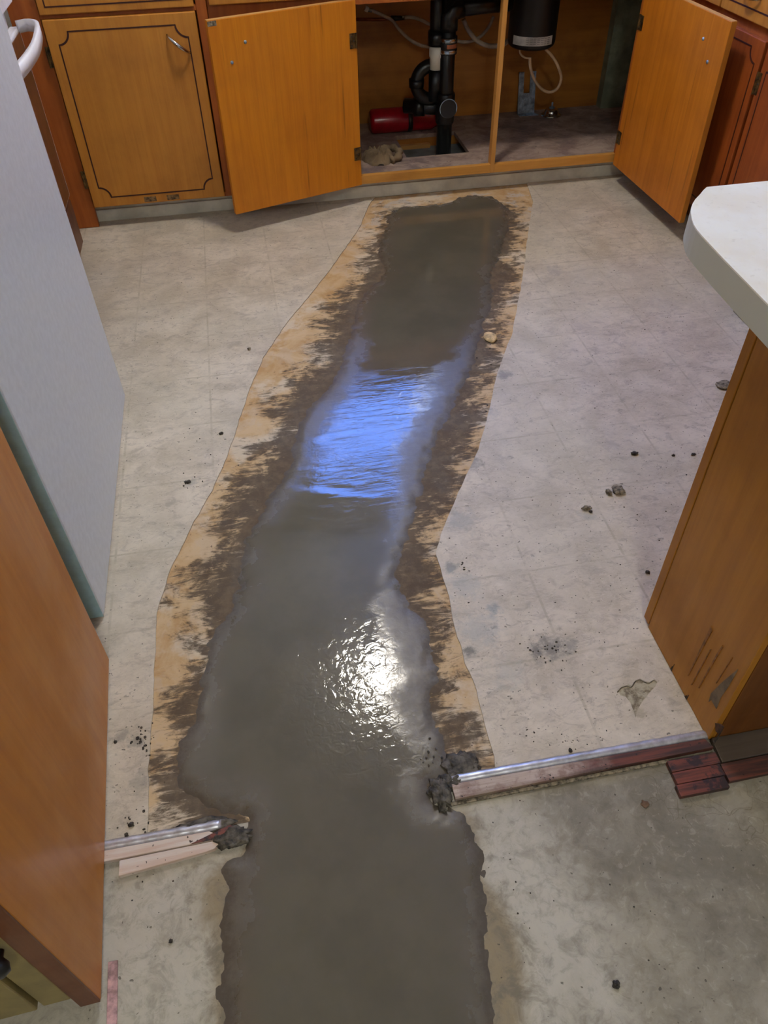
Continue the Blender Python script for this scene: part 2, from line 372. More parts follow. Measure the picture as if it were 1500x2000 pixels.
sm = n.mrange(n.math('ADD', st, n.math('MULTIPLY', n.math('SUBTRACT', n.math('ADD', b, a), 1.0), 0.06)), -0.02, 0.02)
brown = n.mix(n.mrange(b, 0.4, 0.65), lin(136, 118, 84), lin(108, 98, 78))
c = n.mix(n.math('MULTIPLY', sm, 0.82), c, brown)
vo = n.add('ShaderNodeTexVoronoi', feature='DISTANCE_TO_EDGE'); vo.inputs['Scale'].default_value = 5.0
vd = n.add('ShaderNodeVectorMath', operation='ADD'); nn = n.add('ShaderNodeTexNoise'); nn.inputs['Scale'].default_value = 9; n.l(v, nn.inputs[0]); n.l(v, vd.inputs[0]); n.l(nn.outputs[1], vd.inputs[1]); n.l(vd.outputs[0], vo.inputs['Vector'])
ck = n.math('MULTIPLY', n.mrange(vo.outputs[0], 0.004, 0.016, 1, 0), n.math('MULTIPLY', n.mrange(n.noise(v, 3.3, 2), 0.52, 0.6), n.math('MULTIPLY', fa, rt)))
c = n.mix(n.math('MULTIPLY', ck, 0.45), c, lin(92, 82, 60))
spk = n.noise(v, 120, 1, 0.5); c = n.mix(n.math('MULTIPLY', n.mrange(spk, 0.74, 0.77), 0.7), c, lin(64, 58, 46))
n.bump(b, 0.15, 0.003)
M['slabc'] = n.fin(c, n.mrange(a, 0.3, 0.7, 0.45, 0.62), spec=0.4)
xs = np.concatenate([np.linspace(RX0, -0.62, 8)[:-1], np.arange(-0.62, 1.2, 0.012), np.linspace(1.2, RX1, 10)])
ys = np.concatenate([np.linspace(RY0, -0.42, 8)[:-1], np.arange(-0.42, 0.60, 0.012), np.linspace(0.61, RY1, 20)])
me = grid_mesh('floor', xs, ys, lambda X, Y: np.zeros_like(X),
     {'stain': lambda X, Y: sdist(X, Y, poly_stain), 'away': lambda X, Y: -sdist(X, Y, poly_stain), 'right': lambda X, Y: np.clip((X - 0.12) / 0.1, 0, 1)})
tag(link('floor', me, M['slabc']), 'old bare concrete floor with grey and brown stains', None, None, 'structure')
def struct(name, bm, m, parent=None, **k):
    o = obj(name, bm, m, parent, **k); return tag(o, None, None, None, 'structure') if not parent else o
struct('ceiling', bx(RX0 - .1, RY0 - .1, RZ, RX1 + .1, RY1 + .1, RZ + .1), M['ceil'])
struct('wall_left', bx(RX0 - .1, RY0 - .1, 0, RX0, RY1 + .1, RZ), M['wall'])
struct('wall_right', bx(RX1, RY0 - .1, 0, RX1 + .1, RY1 + .1, RZ), M['wall'])
struct('wall_front', bx(RX0, RY0 - .1, 0, RX1, RY0, RZ), M['wall'])
WX0, WX1, WZ0, WZ1 = 0.14, 1.12, 1.34, 2.14
bm = bmesh.new()
box(bm, RX0, RY1, 0, WX0, RY1 + .1, RZ); box(bm, WX1, RY1, 0, RX1, RY1 + .1, RZ)
box(bm, WX0, RY1, 0, WX1, RY1 + .1, WZ0); box(bm, WX0, RY1, WZ1, WX1, RY1 + .1, RZ)
struct('wall_back', bm, M['wall'])
wn = bpy.data.objects.new('window_1', None); COL.objects.link(wn); wn['kind'] = 'structure'; wn.location = (WX0, RY1, WZ0)
WW, WH = WX1 - WX0, WZ1 - WZ0
bm = bmesh.new()
for (x0, z0, x1, z1) in ((0, 0, .035, WH), (WW - .035, 0, WW, WH), (.035, 0, WW - .035, .035), (.035, WH - .035, WW - .035, WH), (.035, WH * .52 - .012, WW - .035, WH * .52 + .012)): box(bm, x0, 0.03, z0, x1, .07, z1)
obj('window_frame', bm, M['frame'], wn, bevel=.003)
obj('window_pane', bx(.03, .048, .03, WW - .03, .052, WH - .03), M['glass'], wn)
# vinyl base under the far cabinets
bm = bmesh.new(); box(bm, -0.60, 3.012, 0, 1.62, 3.03, 0.076); box(bm, -0.60, 3.006, 0.0, 1.60, 3.012, 0.047)
struct('baseboard_back', bm, M['kick'], bevel=.002)

# ceiling lamp in the kitchen (seen mirrored in the wet mortar)
t = thing('ceiling_lamp', 'round white dome lamp on the kitchen ceiling, mirrored in the wet mortar', 'lamp', (0.36, 2.33, RZ))
obj('lamp_base', lathe(bmesh.new(), [(.10, 0), (.17, -.004), (.17, -.025), (.10, -.03)], 32), M['frame'], t, True)
obj('lamp_shade', lathe(bmesh.new(), [(.115, -.028), (.112, -.055), (.09, -.078), (.05, -.092), (.01, -.096)], 32), M['lamp'], t, True)
t = thing('ceiling_lamp', 'second ceiling lamp above the bare concrete room', 'lamp', (0.10, -0.80, RZ))
obj('lamp_base', lathe(bmesh.new(), [(.10, 0), (.17, -.004), (.17, -.025), (.10, -.03)], 32), M['frame'], t, True)
obj('lamp_shade', lathe(bmesh.new(), [(.155, -.028), (.15, -.055), (.12, -.085), (.07, -.102), (.01, -.108)], 32), M['lamp_near'], t, True)

# ------------------------------------------------------------------ FLOOR LAYERS
THR = 0.572
# tan underlayment showing in the cut, with smeared mortar
n = N('tan_backing_smeared'); v = n.map()
a = n.noise(v, 12, 6, 0.65, 0.6); b = n.noise(n.map((9, 34, 1), (0, 0, math.radians(-12))), 1.6, 6, 0.72, 1.2); s = n.attr('smear'); wh = n.attr('top')
c = n.mix(n.mrange(a, 0.35, 0.66), lin(206, 178, 138), lin(186, 148, 98))
c = n.mix(n.math('MULTIPLY', n.mrange(n.noise(v, 6, 5, 0.6), 0.48, 0.6), 0.75), c, lin(216, 204, 182))
c = n.mix(n.math('MULTIPLY', n.mrange(n.noise(v, 8, 5, 0.7, 0.5), 0.52, 0.6), n.math('MULTIPLY', wh, 0.9)), c, lin(196, 186, 172))
drk = n.mix(n.mrange(n.noise(v, 34, 5, 0.7), 0.4, 0.65), lin(78, 67, 55), lin(104, 89, 70))
f = n.mrange(n.math('ADD', n.math('MULTIPLY', s, 9.0), n.math('ADD', n.math('MULTIPLY', n.math('SUBTRACT', b, 0.5), 3.0), n.math('MULTIPLY', n.math('SUBTRACT', a, 0.5), 2.6))), -0.2, 0.4)
c = n.mix(n.math('MULTIPLY', f, 0.93), c, drk)
sp = n.noise(v, 110, 2, 0.6); c = n.mix(n.math('MULTIPLY', n.mrange(sp, 0.69, 0.74), 0.7), c, lin(74, 60, 44))
n.bump(n.math('ADD', b, n.math('MULTIPLY', f, 0.6)), 0.35, 0.004)
M['backing'] = n.fin(c, 0.75, spec=0.3)
me = grid_mesh('floor_underlayment', np.arange(-0.42, 1.26, 0.01), np.concatenate([np.arange(THR, 3.0, 0.01), [3.004]]), lambda X, Y: np.full_like(X, 0.0006) + 0.0006 * vnoise(X, Y, 60, 3),
     {'smear': lambda X, Y: np.minimum(sdist(X, Y, poly_smear), 0.12), 'top': lambda X, Y: np.clip((Y - 2.6) / 0.2, 0.25, 1)})
tag(link('floor_underlayment', me, M['backing']), 'tan backing strip smeared with dark mortar, bared between the cut linoleum edges', 'underlayment')

# linoleum: one sheet each side of the trench
LB = 0.0012; LT = 0.0042
Lp = F2(LINO_L); Rp = F2(LINO_R)
def jag(P, amp=0.002, step=0.02):
    out = []
    for (ax, ay), (bx_, by_) in zip(P, P[1:]):
        m = max(1, int(math.hypot(bx_ - ax, by_ - ay) / step))
        for k in range(m):
            t_ = k / m; j = (random.random() - .5) * 2 * amp
            out.append((ax + (bx_ - ax) * t_ + j, ay + (by_ - ay) * t_ + j * .5))
    return out + [P[-1]]
Lp2 = [(Lp[0][0], 3.004)] + jag(Lp[1:]) ; Lp2[-1] = (Lp2[-1][0], THR + .006)
lp = [(-0.46, 3.004)] + Lp2 + [(-0.46, THR + .006)]
ln_l = obj('linoleum_sheet', prism(bmesh.new(), [(-1.28, 3.004)] + Lp2 + [(-1.28, THR + .006)], LB, LT), M['lino'])
tag(ln_l, 'marbled beige linoleum left of the mortar trench, running in front of the fridge', 'linoleum')
Rp2 = [(Rp[0][0], 3.004)] + jag(Rp[1:]); Rp2[-1] = (Rp2[-1][0], THR + .006)
ln_r = obj('linoleum_sheet', prism(bmesh.new(), [(RX1 - .02, 3.004)] + [(RX1 - .02, THR + .006)] + Rp2[::-1], LB, LT), M['lino'])
tag(ln_r, 'marbled beige linoleum right of the mortar trench, running up to the peninsula', 'linoleum')
# torn hole in the right sheet
n = N('torn_backing'); v = n.map(); a = n.noise(v, 60, 5, 0.7)
M['tear'] = n.fin(n.mix(n.mrange(a, 0.4, 0.62), lin(176, 166, 140), lin(112, 100, 80)), 0.85)
TE = [(1206, 1352), (1214, 1343), (1226, 1340), (1233, 1342), (1241, 1331), (1250, 1328), (1260, 1333), (1268, 1334), (1277, 1329), (1283, 1333), (1279, 1343), (1272, 1350), (1262, 1362), (1252, 1375), (1243, 1390), (1240, 1405), (1236, 1390), (1230, 1374), (1222, 1362), (1211, 1360)]
o = obj('torn_hole', prism(bmesh.new(), jag(F2(TE) + F2(TE[:1]), .0012, .008)[:-1], LT - .0002, LT + .0004), M['tear'], ln_r); o['label'] = 'torn spot showing grey brown backing'
bm = bmesh.new()
e1 = [fl(*p, LT + .001) for p in TE[:10]]; tube(bm, spline(e1, 4), .0011, 6)
o = obj('lifted_edge', bm, M['mchip'], ln_r)

# wet mortar in the trench
def patch_sd(X, Y):
    return sdist(X, Y, poly_patch) + 0.012 * vnoise(X, Y, 45, 1) + 0.009 * vnoise(X, Y, 110, 2) + 0.008 * vnoise(X, Y, 18, 4)
def patch_z(X, Y):
    s = patch_sd(X, Y); t_ = np.clip((s + 0.008) / 0.045, 0, 1); t_ = t_ * t_ * (3 - 2 * t_)
    rough = np.clip(1 - np.abs(s - 0.012) / 0.035, 0, 1) * (0.0010 * vnoise(X, Y, 70, 5) + 0.0008 * vnoise(X, Y, 150, 6))
    # long shallow trowel ridges across the window reflection
    rg = np.exp(-((Y - 1.46) / 0.22) ** 2) * (0.0034 * np.clip(vnoise(X * .22, Y + .30 * X, 17, 8) - .12, 0, 1) - 0.0028 * np.clip(vnoise(X * .3, Y + .34 * X, 24, 12) - .18, 0, 1) + .0007 * vnoise(X * .5, Y + .2 * X, 40, 14)) * np.clip(s / .06, 0, 1)
    return -0.0010 + 0.0044 * t_ + rough + rg
n = N('wet_mortar'); v = n.map(); ed = n.attr('inner')
a = n.noise(v, 5, 6, 0.6); fine = n.noise(v, 160, 3, 0.6)
wr = n.noise(v, 52, 3, 0.5, 0.8)                                   # puckered skin
tr_ = n.noise(n.map((7, 62, 1), (0, 0, math.radians(13))), 1.0, 4, 0.6, 0.5)   # trowel drag
def spot(x, y, r0, r1):
    vm = n.add('ShaderNodeVectorMath', operation='DISTANCE'); n.l(v, vm.inputs[0]); vm.inputs[1].default_value = (x, y, 0.004)
    return n.mrange(n.math('ADD', vm.outputs['Value'], n.math('MULTIPLY', n.math('SUBTRACT', a, .5), .25)), r0, r1, 1, 0)
c = n.mix(n.mrange(a, 0.35, 0.65), lin(100, 94, 79), lin(91, 86, 72))
sh = n.math('MULTIPLY', n.math('MAXIMUM', spot(.36, 1.62, .15, .5), spot(.24, .84, .06, .22)), 0.05)
e = n.mrange(n.math('ADD', n.math('SUBTRACT', ed, sh), n.math('ADD', n.math('MULTIPLY', n.math('SUBTRACT', fine, .5), .03), n.math('MULTIPLY', n.math('SUBTRACT', n.noise(v, 11, 5, .65), .5), .16))), -0.03, 0.105)
c = n.mix(n.math('SUBTRACT', 1.0, e), c, n.mix(n.mrange(n.noise(v, 40, 5, .7), .36, .66), lin(92, 85, 75), lin(104, 96, 86)))
c = n.mix(n.mrange(n.math('ADD', ed, n.math('MULTIPLY', n.math('SUBTRACT', fine, .5), .03)), 0.006, 0.03, .75, 0), c, lin(76, 68, 58))
pk = n.math('MULTIPLY', spot(.125, .79, .08, .30), 1.0); td = spot(.30, 1.52, .12, .46)
h = n.math('MULTIPLY', wr, n.math('ADD', n.math('ADD', n.math('MULTIPLY', pk, 0.52), n.math('MULTIPLY', td, 0.22)), 0.06))
h = n.math('ADD', h, n.math('MULTIPLY', tr_, n.math('ADD', n.math('MULTIPLY', td, 0.55), 0.05)))
h = n.math('ADD', h, n.math('MULTIPLY', n.math('MULTIPLY', fine, 0.22), n.math('SUBTRACT', 1.05, e)))
n.bump(h, 0.34, 0.004)
M['mortar'] = n.fin(c, n.mrange(e, 0, 1, 0.42, 0.07), spec=0.55)
pt = thing('mortar_patch', 'freshly troweled wet grey mortar filling the trench across the floor', 'mortar', (0, 0, 0))
me = grid_mesh('wet_surface', np.arange(-0.36, 1.12, 0.0055), np.arange(-0.42, 3.0, 0.0055), patch_z, {'inner': patch_sd}, keep=lambda X, Y: patch_sd(X, Y) > -0.012)
link('wet_surface', me, M['mortar'], pt)
def lump(name, c, s, mat, parent=None, seed=0, amp=.35, sub=3, freq=2.2, flat=True):
    bm = bmesh.new(); bmesh.ops.create_icosphere(bm, subdivisions=sub, radius=1)
    for vv in bm.verts:
        k = 1 + amp * mnoise.noise(vv.co * freq + Vector((seed * 3.7, seed, 0))) + amp * .4 * mnoise.noise(vv.co * freq * 3 + Vector((seed, 0, 9)))
        vv.co = Vector((vv.co.x * k * s[0], vv.co.y * k * s[1], max(vv.co.z, -.55 if flat else -9) * k * s[2]))
    zmin = min(vv.co.z for vv in bm.verts)
    for vv in bm.verts: vv.co.z -= zmin
    o = obj(name, bm, mat, parent, True); o.location = c; return o
for (px, py), sz, sd in (((860, 1552), (.017, .026, .008), 3), ((452, 1640), (.030, .016, .008), 5), ((902, 1500), (.028, .026, .005), 8), ((395, 1618), (.045, .014, .005), 9), ((880, 1530), (.020, .014, .007), 13)):
    p = fl(px, py); lump('mortar_lump', (p.x, p.y, .0005), sz, M['lumpm'], pt, sd, .55, 4, 2.6)
p = fl(957, 661); o = lump('pale_stone', (p.x, p.y, .0015), (.020, .028, .006), plain('tan_stone', (206, 178, 132), .8, var=.12, scale=60), None, 4, .2)
tag(o, 'oval tan stone set in the right edge of the mortar', 'stone')

# ------------------------------------------------------------------ THRESHOLD between the rooms
n = N('worn_painted_board'); v = n.map(); g = n.noise(n.map((3, 60, 60)), 1.4, 5, .65); a = n.noise(v, 26, 5, .7)
sx = n.add('ShaderNodeSeparateXYZ'); n.l(v, sx.inputs[0])
pos = n.mrange(n.math('ADD', sx.outputs[0], n.math('MULTIPLY', n.math('SUBTRACT', a, .5), .16)), 0.36, 0.50)
paint = n.mix(n.mrange(g, .4, .65), lin(186, 168, 154), lin(142, 122, 106)); paint = n.mix(n.math('MULTIPLY', n.mrange(n.noise(n.map(), 18, 5, .7), .48, .62), .6), paint, lin(118, 84, 74))
redd = n.mix(n.mrange(g, .38, .6), lin(112, 60, 46), lin(62, 42, 38))
c = n.mix(pos, paint, redd); sp = n.noise(v, 130, 2); c = n.mix(n.mrange(sp, .66, .72), c, lin(40, 32, 28))
M['board'] = n.fin(c, .6)
n = N('dark_red_board'); g = n.noise(n.map((4, 70, 70)), 1.4, 5, .65); a = n.noise(n.map(), 40, 4, .7)
c = n.mix(n.mrange(g, .38, .6), lin(124, 66, 52), lin(74, 46, 42)); c = n.mix(n.mrange(a, .5, .62), c, lin(48, 36, 38))
M['redboard'] = n.fin(c, .5)
M['greyboard'] = wood('dirty_dark_board', (96, 84, 72), (66, 56, 48), 'X', blotch=.3, dark=(40, 32, 28))
n = N('white_pink_board'); g = n.noise(n.map((4, 60, 60)), 1.4, 5, .65); sp = n.noise(n.map(), 120, 2)
c = n.mix(n.mrange(g, .4, .65), lin(214, 202, 190), lin(204, 178, 160)); c = n.mix(n.mrange(sp, .68, .73), c, lin(60, 48, 40))
M['whiteboard'] = n.fin(c, .55)
def strip(a, b, label):
    a, b = Vector(a), Vector(b); d = (b - a).normalized(); s = Vector((-d.y, d.x, 0)); bm = bmesh.new(); m = 40; rows = []
    prof = [(-.0085, .0), (-.008, .0035), (-.004, .0062), (0, .007), (.004, .0062), (.008, .0035), (.0085, 0)]
    for i in range(m + 1):
        q = a.lerp(b, i / m) + Vector((0, 0, .0006 * math.sin(i * 1.7)))
        rows.append([bm.verts.new(q + s * u + Vector((0, 0, h))) for u, h in prof])
    for r1, r2 in zip(rows, rows[1:]):
        for k in range(len(prof) - 1): bm.faces.new([r1[k], r1[k + 1], r2[k + 1], r2[k]])
        bm.faces.new([r1[0], r2[0], r2[-1], r1[-1]])
    bm.faces.new(rows[0]); bm.faces.new(rows[-1][::-1])
    return tag(obj('threshold_strip', bm, M['metal_strip'], None, True), label, 'threshold strip')
strip((-0.46, .574, .0048), (-0.185, .574, .0048), 'metal edge strip left of the mortar, running under the pantry cabinet')
strip((0.205, .577, .0048), (0.676, .574, .0048), 'metal edge strip right of the mortar, running to the peninsula panel')
def board(name, pts, z, mat, label, cat='board', bevel=.001):
    return tag(obj(name, prism(bmesh.new(), pts, 0.0002, z), mat, None, bevel=bevel), label, cat)
bl = board('threshold_board', [(-.46, .5645), (-.205, .5645), (-.19, .556), (-.185, .549), (-.46, .5455)], .0115, M['whiteboard'], 'white painted floor board right below the left metal strip')
board('threshold_board', [(-.346, .5445), (-.20, .5475), (-.19, .541), (-.197, .535), (-.21, .532), (-.346, .520)], .0105, M['whiteboard'], 'lower white painted board with splintered end, left of the mortar')
board('threshold_board', [(-.235, .5485), (-.17, .5685), (-.163, .562), (-.2, .549)], .0128, M['redboard'], 'splintered red board end by the mortar lump on the left')
board('threshold_board', [(.202, .5675), (.66, .5652), (.668, .5465), (.202, .541)], .0115, M['board'], 'long threshold board under the right metal strip, white paint turning dark red')
board('threshold_board', [(.19, .5405), (.585, .5445), (.585, .538), (.19, .534)], .005, M['mchip'], 'thin dirty batten along the long threshold board')
bk = thing('board_block', 'short block of dark red floor strips at the peninsula corner', 'board', (.62, .507, 0))
for k in range(3):
    y1 = .031 - k * .0215; obj('strip', bx(-.044 - .004 * (k == 2), y1 - .0205, .0003, .046 - .006 * k * .5, y1, .0115 - .0004 * k), M['redboard'], bk, bevel=.001)
board('threshold_board', [(.672, .5635), (.90, .5635), (.90, .520), (.668, .518)], .012, M['greyboard'], 'dark board along the foot of the peninsula cabinet, upper one')
board('threshold_board', [(.664, .516), (.90, .5185), (.90, .488), (.664, .484)], .0108, M['board'], 'worn reddish board in front of the peninsula cabinet, lower one')
pk = plain('pink_strip', (190, 150, 148), .6, var=.15, scale=60)
board('floor_strip', [(-.3555, .402), (-.3415, .402), (-.330, .15), (-.345, .15)], .004, pk, 'thin pinkish strip on the concrete beside the pantry cabinet', 'floor strip')

# ------------------------------------------------------------------ FAR CABINETS
def groove_path(w_, h_, inset, notch, n_=8):
    """outline (x, z) of the routed line with concave corners, on a door 0..w, 0..h"""
    x0, x1, z0, z1 = inset, w_ - inset, inset, h_ - inset; P = []
    for (cx, cz, a0, a1) in ((x0, z0, 90, 0), (x1, z0, 180, 90), (x1, z1, 270, 180), (x0, z1, 360, 270)):
        for k in range(n_ + 1):
            a = math.radians(a0 + (a1 - a0) * k / n_); P.append((cx + notch * math.cos(a), cz + notch * math.sin(a)))
    return P
def groove_mesh(path, y, wd=.0045, axis='Y', closed=True):
    """thin inlaid dark line lying on the door face"""
    bm = bmesh.new(); m = len(path); A = []; B = []
    for i in range(m):
        p0, p1, p2 = Vector(path[i - 1]), Vector(path[i]), Vector(path[(i + 1) % m])
        d = ((p1 - p0).normalized() + (p2 - p1).normalized())
        d = d.normalized() if d.length > 1e-6 else (p2 - p1).normalized(); s = Vector((-d.y, d.x)) * wd / 2
        for L_, q in ((A, p1 + s), (B, p1 - s)): L_.append(q)
    rows = []
    for i in range(m):
        rows.append([bm.verts.new((A[i].x, y, A[i].y)), bm.verts.new((A[i].x, y - .0009, A[i].y)), bm.verts.new((B[i].x, y - .0009, B[i].y)), bm.verts.new((B[i].x, y, B[i].y))])
    for i in range(m):
        r1, r2 = rows[i], rows[(i + 1) % m]
        for k in range(4): bm.faces.new([r1[k], r1[(k + 1) % 4], r2[(k + 1) % 4], r2[k]])
    return bm
def bow_handle(L_=.10, out=.028, r=.006):
    """a bowed bar handle along +X from 0..L, standing out to -Y"""
    pts = []; rs = []
    for k in range(17):
        t_ = k / 16; pts.append((L_ * t_, -out * math.sin(math.pi * t_) ** .6 if 0 < t_ < 1 else 0, 0)); rs.append(r * (.55 + .45 * math.sin(math.pi * t_)))
    return tb(pts, rs, 10)
def plate_hinge(parent, x, z, y=-.0008, w_=.024, h_=.046, mat='brass', s=1):
    bm = bmesh.new(); box(bm, x - w_ / 2, y - .0022, z - h_ / 2, x + w_ / 2, y, z + h_ / 2)
    o = obj('hinge', bm, M[mat], parent, bevel=.0015)
    bm = bmesh.new(); tube(bm, [(x + s * w_ / 2, y - .003, z - h_ / 2), (x + s * w_ / 2, y - .003, z + h_ / 2)], .004, 8); obj('hinge_pin', bm, M[mat], o)
    for dx, dz in ((-.005, .014), (.003, 0), (-.005, -.014)):
        bm = bmesh.new(); lathe(bm, [(.0025, -.0035), (.0028, -.001), (.0028, 0)], 8, (x + dx, y - .0005, z + dz), 'Y'); obj('screw', bm, M['mdark'], o)
    return o
def closed_door(parent, x, z, w_, h_, mat, inset=.036, notch=.032, th=.018, handle=None, name='door', gw=.0058):
    """door or drawer front in local XZ, face to -Y"""
    d = bpy.data.objects.new(name, None)
    o = obj(name, bx(0, -th, 0, w_, 0, h_), mat, parent, bevel=.003); o.location = (x, 0, z); bpy.data.objects.remove(d)
    if notch: gp = groove_path(w_, h_, inset, notch)
    else: gp = [(inset, inset), (w_ - inset, inset), (w_ - inset, h_ - inset), (inset, h_ - inset)]
    g = obj('groove_line', groove_mesh(gp, -th, gw), M['groove'], o)
    if handle:
        hx, hz, ang, hl = handle
        hb = obj('handle', bow_handle(hl), M['chrome'], o, True); hb.location = (hx, -th, hz); hb.rotation_euler = (0, ang, 0)
    return o
# left closed unit
c1 = thing('base_cabinet', 'honey wood cabinet with closed grooved door, beside the white range', 'cabinet', (-0.60, FACE, 0))
bm = bmesh.new()
box(bm, -.055, .0, 0.0052, 0.035, .02, .86)          # left stile running to the floor
box(bm, .035, .0, .077, .035 + .486, .02, .093); box(bm, .035, 0, .676, .521, .02, .692); box(bm, .521, 0, .077, .555, .02, .86); box(bm, .035, 0, .835, .521, .02, .86)
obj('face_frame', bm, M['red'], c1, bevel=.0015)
bm = bmesh.new(); box(bm, -.055, .02, .0052, -.035, .6, .86); box(bm, .535, .02, .077, .55, .57, .86); box(bm, -.035, .555, .077, .535, .57, .86); box(bm, -.035, .02, .077, .535, .555, .092)
obj('carcass', bm, M['ply_back'], c1)
dA = closed_door(c1, .040, .0835, .476, .594, M['amber'], inset=.034, notch=.036, handle=(.375, .534, math.radians(40), .085))
for zz in (.10, .49):
    o = plate_hinge(dA, -.004, zz, y=-.010, w_=.014, h_=.06, s=-1)
for xx in (.205, .288):
    o = obj('worn_patch', bx(xx - .022, -.0186, .006, xx + .022, -.0178, .024), plain('bared_wood', (112, 88, 58), .8, var=.3, scale=90), dA); o['label'] = 'bare grey worn spot at the door bottom'
closed_door(c1, .040, .690, .476, .142, M['amber'], inset=.022, notch=0, name='drawer_front')
# sink unit
c2 = thing('sink_cabinet', 'open sink base cabinet with pine centre post between two swung-out doors', 'cabinet', (0, FACE, 0))
bm = bmesh.new()
box(bm, -.043, 0, .077, .437, .02, .86)            # wide left stile panel
box(bm, 1.468, 0, .077, 1.575, .02, .86)
box(bm, .437, 0, .665, 1.468, .02, .69); box(bm, .437, 0, .69, 1.468, .02, .86)
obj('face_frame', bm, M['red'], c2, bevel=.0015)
o = obj('bottom_rail', bx(.437, -.001, .077, 1.468, .02, .1085), M['railwood'], c2, bevel=.001)
o = obj('centre_post', bx(.951, -.003, .078, .968, .03, .70), M['postwood'], c2, bevel=.001); o['label'] = 'pale pine post'
closed_door(c2, -.036, .690, .466, .142, M['amber'], inset=.022, notch=0, name='drawer_front')
CF = .108; YB = 3.535 - FACE
# cabinet floor with the square hole
hx0, hx1, hy0, hy1 = .648, .906, 3.103 - FACE, 3.352 - FACE
n = N('grimy_cabinet_floor'); v = n.map(); a = n.noise(v, 9, 7, .7, .6); b = n.noise(n.map((6, 40, 1)), 1, 4, .6)
c = n.mix(n.mrange(a, .36, .62), lin(170, 148, 132), lin(132, 110, 100)); c = n.mix(n.math('MULTIPLY', n.mrange(n.noise(v, 5, 5, .7), .48, .62), .6), c, lin(92, 78, 80))
c = n.mix(n.math('MULTIPLY', n.mrange(b, .5, .7), .3), c, lin(190, 172, 150)); spz = n.noise(v, 70, 2); c = n.mix(n.math('MULTIPLY', n.mrange(spz, .68, .73), .7), c, lin(70, 50, 50))
M['cfloor'] = n.fin(c, .75)
bm = bmesh.new()
X0, X1, Y0, Y1 = .41, 2.02, .02, YB
box(bm, X0, Y0, CF - .016, hx0, Y1, CF); box(bm, hx1, Y0, CF - .016, X1, Y1, CF); box(bm, hx0, Y0, CF - .016, hx1, hy0, CF); box(bm, hx0, hy1, CF - .016, hx1, Y1, CF)
obj('cabinet_floor', bm, M['cfloor'], c2)
bm = bmesh.new(); box(bm, X0, YB, .08, X1, YB + .012, .86); obj('back_panel', bm, M['ply_back'], c2)
obj('side_panel', bx(X0 - .016, .02, .077, X0, YB, .86), M['ply_back'], c2); obj('side_panel', bx(X1, .02, .077, X1 + .016, YB, .86), M['ply_back'], c2)
bm = bmesh.new(); box(bm, 1.615, YB - .05, CF, 1.755, YB - .002, .86); obj('chase_board', bm, M['green'], c2)['label'] = 'dull grey green board in the right corner'
# joist pieces seen down the hole
bm = bmesh.new(); box(bm, hx0 - .03, hy1 + .003, 0.0052, hx1 + .03, hy1 + .04, CF - .017); obj('hole_back_block', bm, M['ply_back'], c2)
bm = bmesh.new(); box(bm, hx0, hy1 - .022, .0562, hx0 + .15, hy1 - .0, .072); obj('hole_batten', bm, M['pale_edge'], c2)
obj('hole_fill', bx(hx0 - .03, hy0 - .03, .0052, hx1 + .03, hy1 + .002, .056), M['fillm'], c2)['label'] = 'grey mortar down in the square hole'

def swung_door(hinge, free, z0, z1, mat, hinge_side, label):
    """door hanging open; its inner face looks at the viewer"""
    hinge, free = Vector(hinge), Vector(free); d = free - hinge; W = d.length
    ang = math.atan2(d.y, d.x)
    return W, ang
def open_door(name, W, hgt, mat, hinge, rz, flip, hz, label, screws, hinge_z, handle):
    e = bpy.data.objects.new(name, None); COL.objects.link(e); e.parent = c2; e.location = (hinge[0], hinge[1] - FACE, hz); e.rotation_euler = (0, 0, rz); e['label'] = label
    return e
# left door: hinged at x = .437, swung far out to the left; inner face towards the room
TH = .019
hl = Vector((.440, 2.945)); fl_ = Vector((-.049, 2.777)); dv_ = fl_ - hl; WL = dv_.length
dl = bpy.data.objects.new('door', None); COL.objects.link(dl); dl.parent = c2
dl.location = (hl.x, hl.y - FACE, .078); dl.rotation_euler = (0, 0, math.atan2(dv_.y, dv_.x) - math.pi)     # local -X runs to the free edge, inner face at -Y
dl['label'] = 'honey plywood door swung open to the left, inner face showing'
HD = .604
obj('door_panel', bx(-WL, 0, 0, 0, TH, HD), M['honey'], dl, bevel=.002)
obj('top_edge', bx(-WL + .001, .001, HD - .0005, -.001, TH - .001, HD + .0008), M['pale_edge'], dl)
for z_ in (.118, .487):
    plate_hinge(dl, -.017, z_, s=1)
for (px, py) in ((479, 82), (453, 122)):
    r0 = ray(px, py); nrm = Vector((math.sin(dl.rotation_euler.z), -math.cos(dl.rotation_euler.z), 0)); P0 = Vector((hl.x, hl.y, .078)); o_ = Vector((0, 0, CAM_H))
    t_ = (P0 - o_).dot(nrm) / r0.dot(nrm); P = o_ + r0 * t_; loc = Matrix.Rotation(-dl.rotation_euler.z, 3, 'Z') @ (P - P0)
    obj('screw', lathe(bmesh.new(), [(.002, -.004), (.0045, -.003), (.0055, 0), (.0055, .001)], 12, (loc.x, 0, loc.z), 'Y'), M['steel'], dl, True)
h_ = obj('handle', bow_handle(.085), M['chrome'], dl, True); h_.location = (-WL + .12, TH, .50); h_.rotation_euler = (0, math.radians(40), math.pi)
bm = groove_mesh([(-x, z) for x, z in groove_path(WL, HD, .034, .036)], 0, .0045); g_ = obj('groove_line', bm, M['groove'], dl); g_.location = (0, TH + .0009, 0)
o = obj('chipped_corner', prism(bmesh.new(), [(-WL + .001, .0), (-WL + .022, .0), (-WL + .03, -.0004), (-WL + .001, -.0006)], HD - .016, HD - .002), M['mchip'], dl)
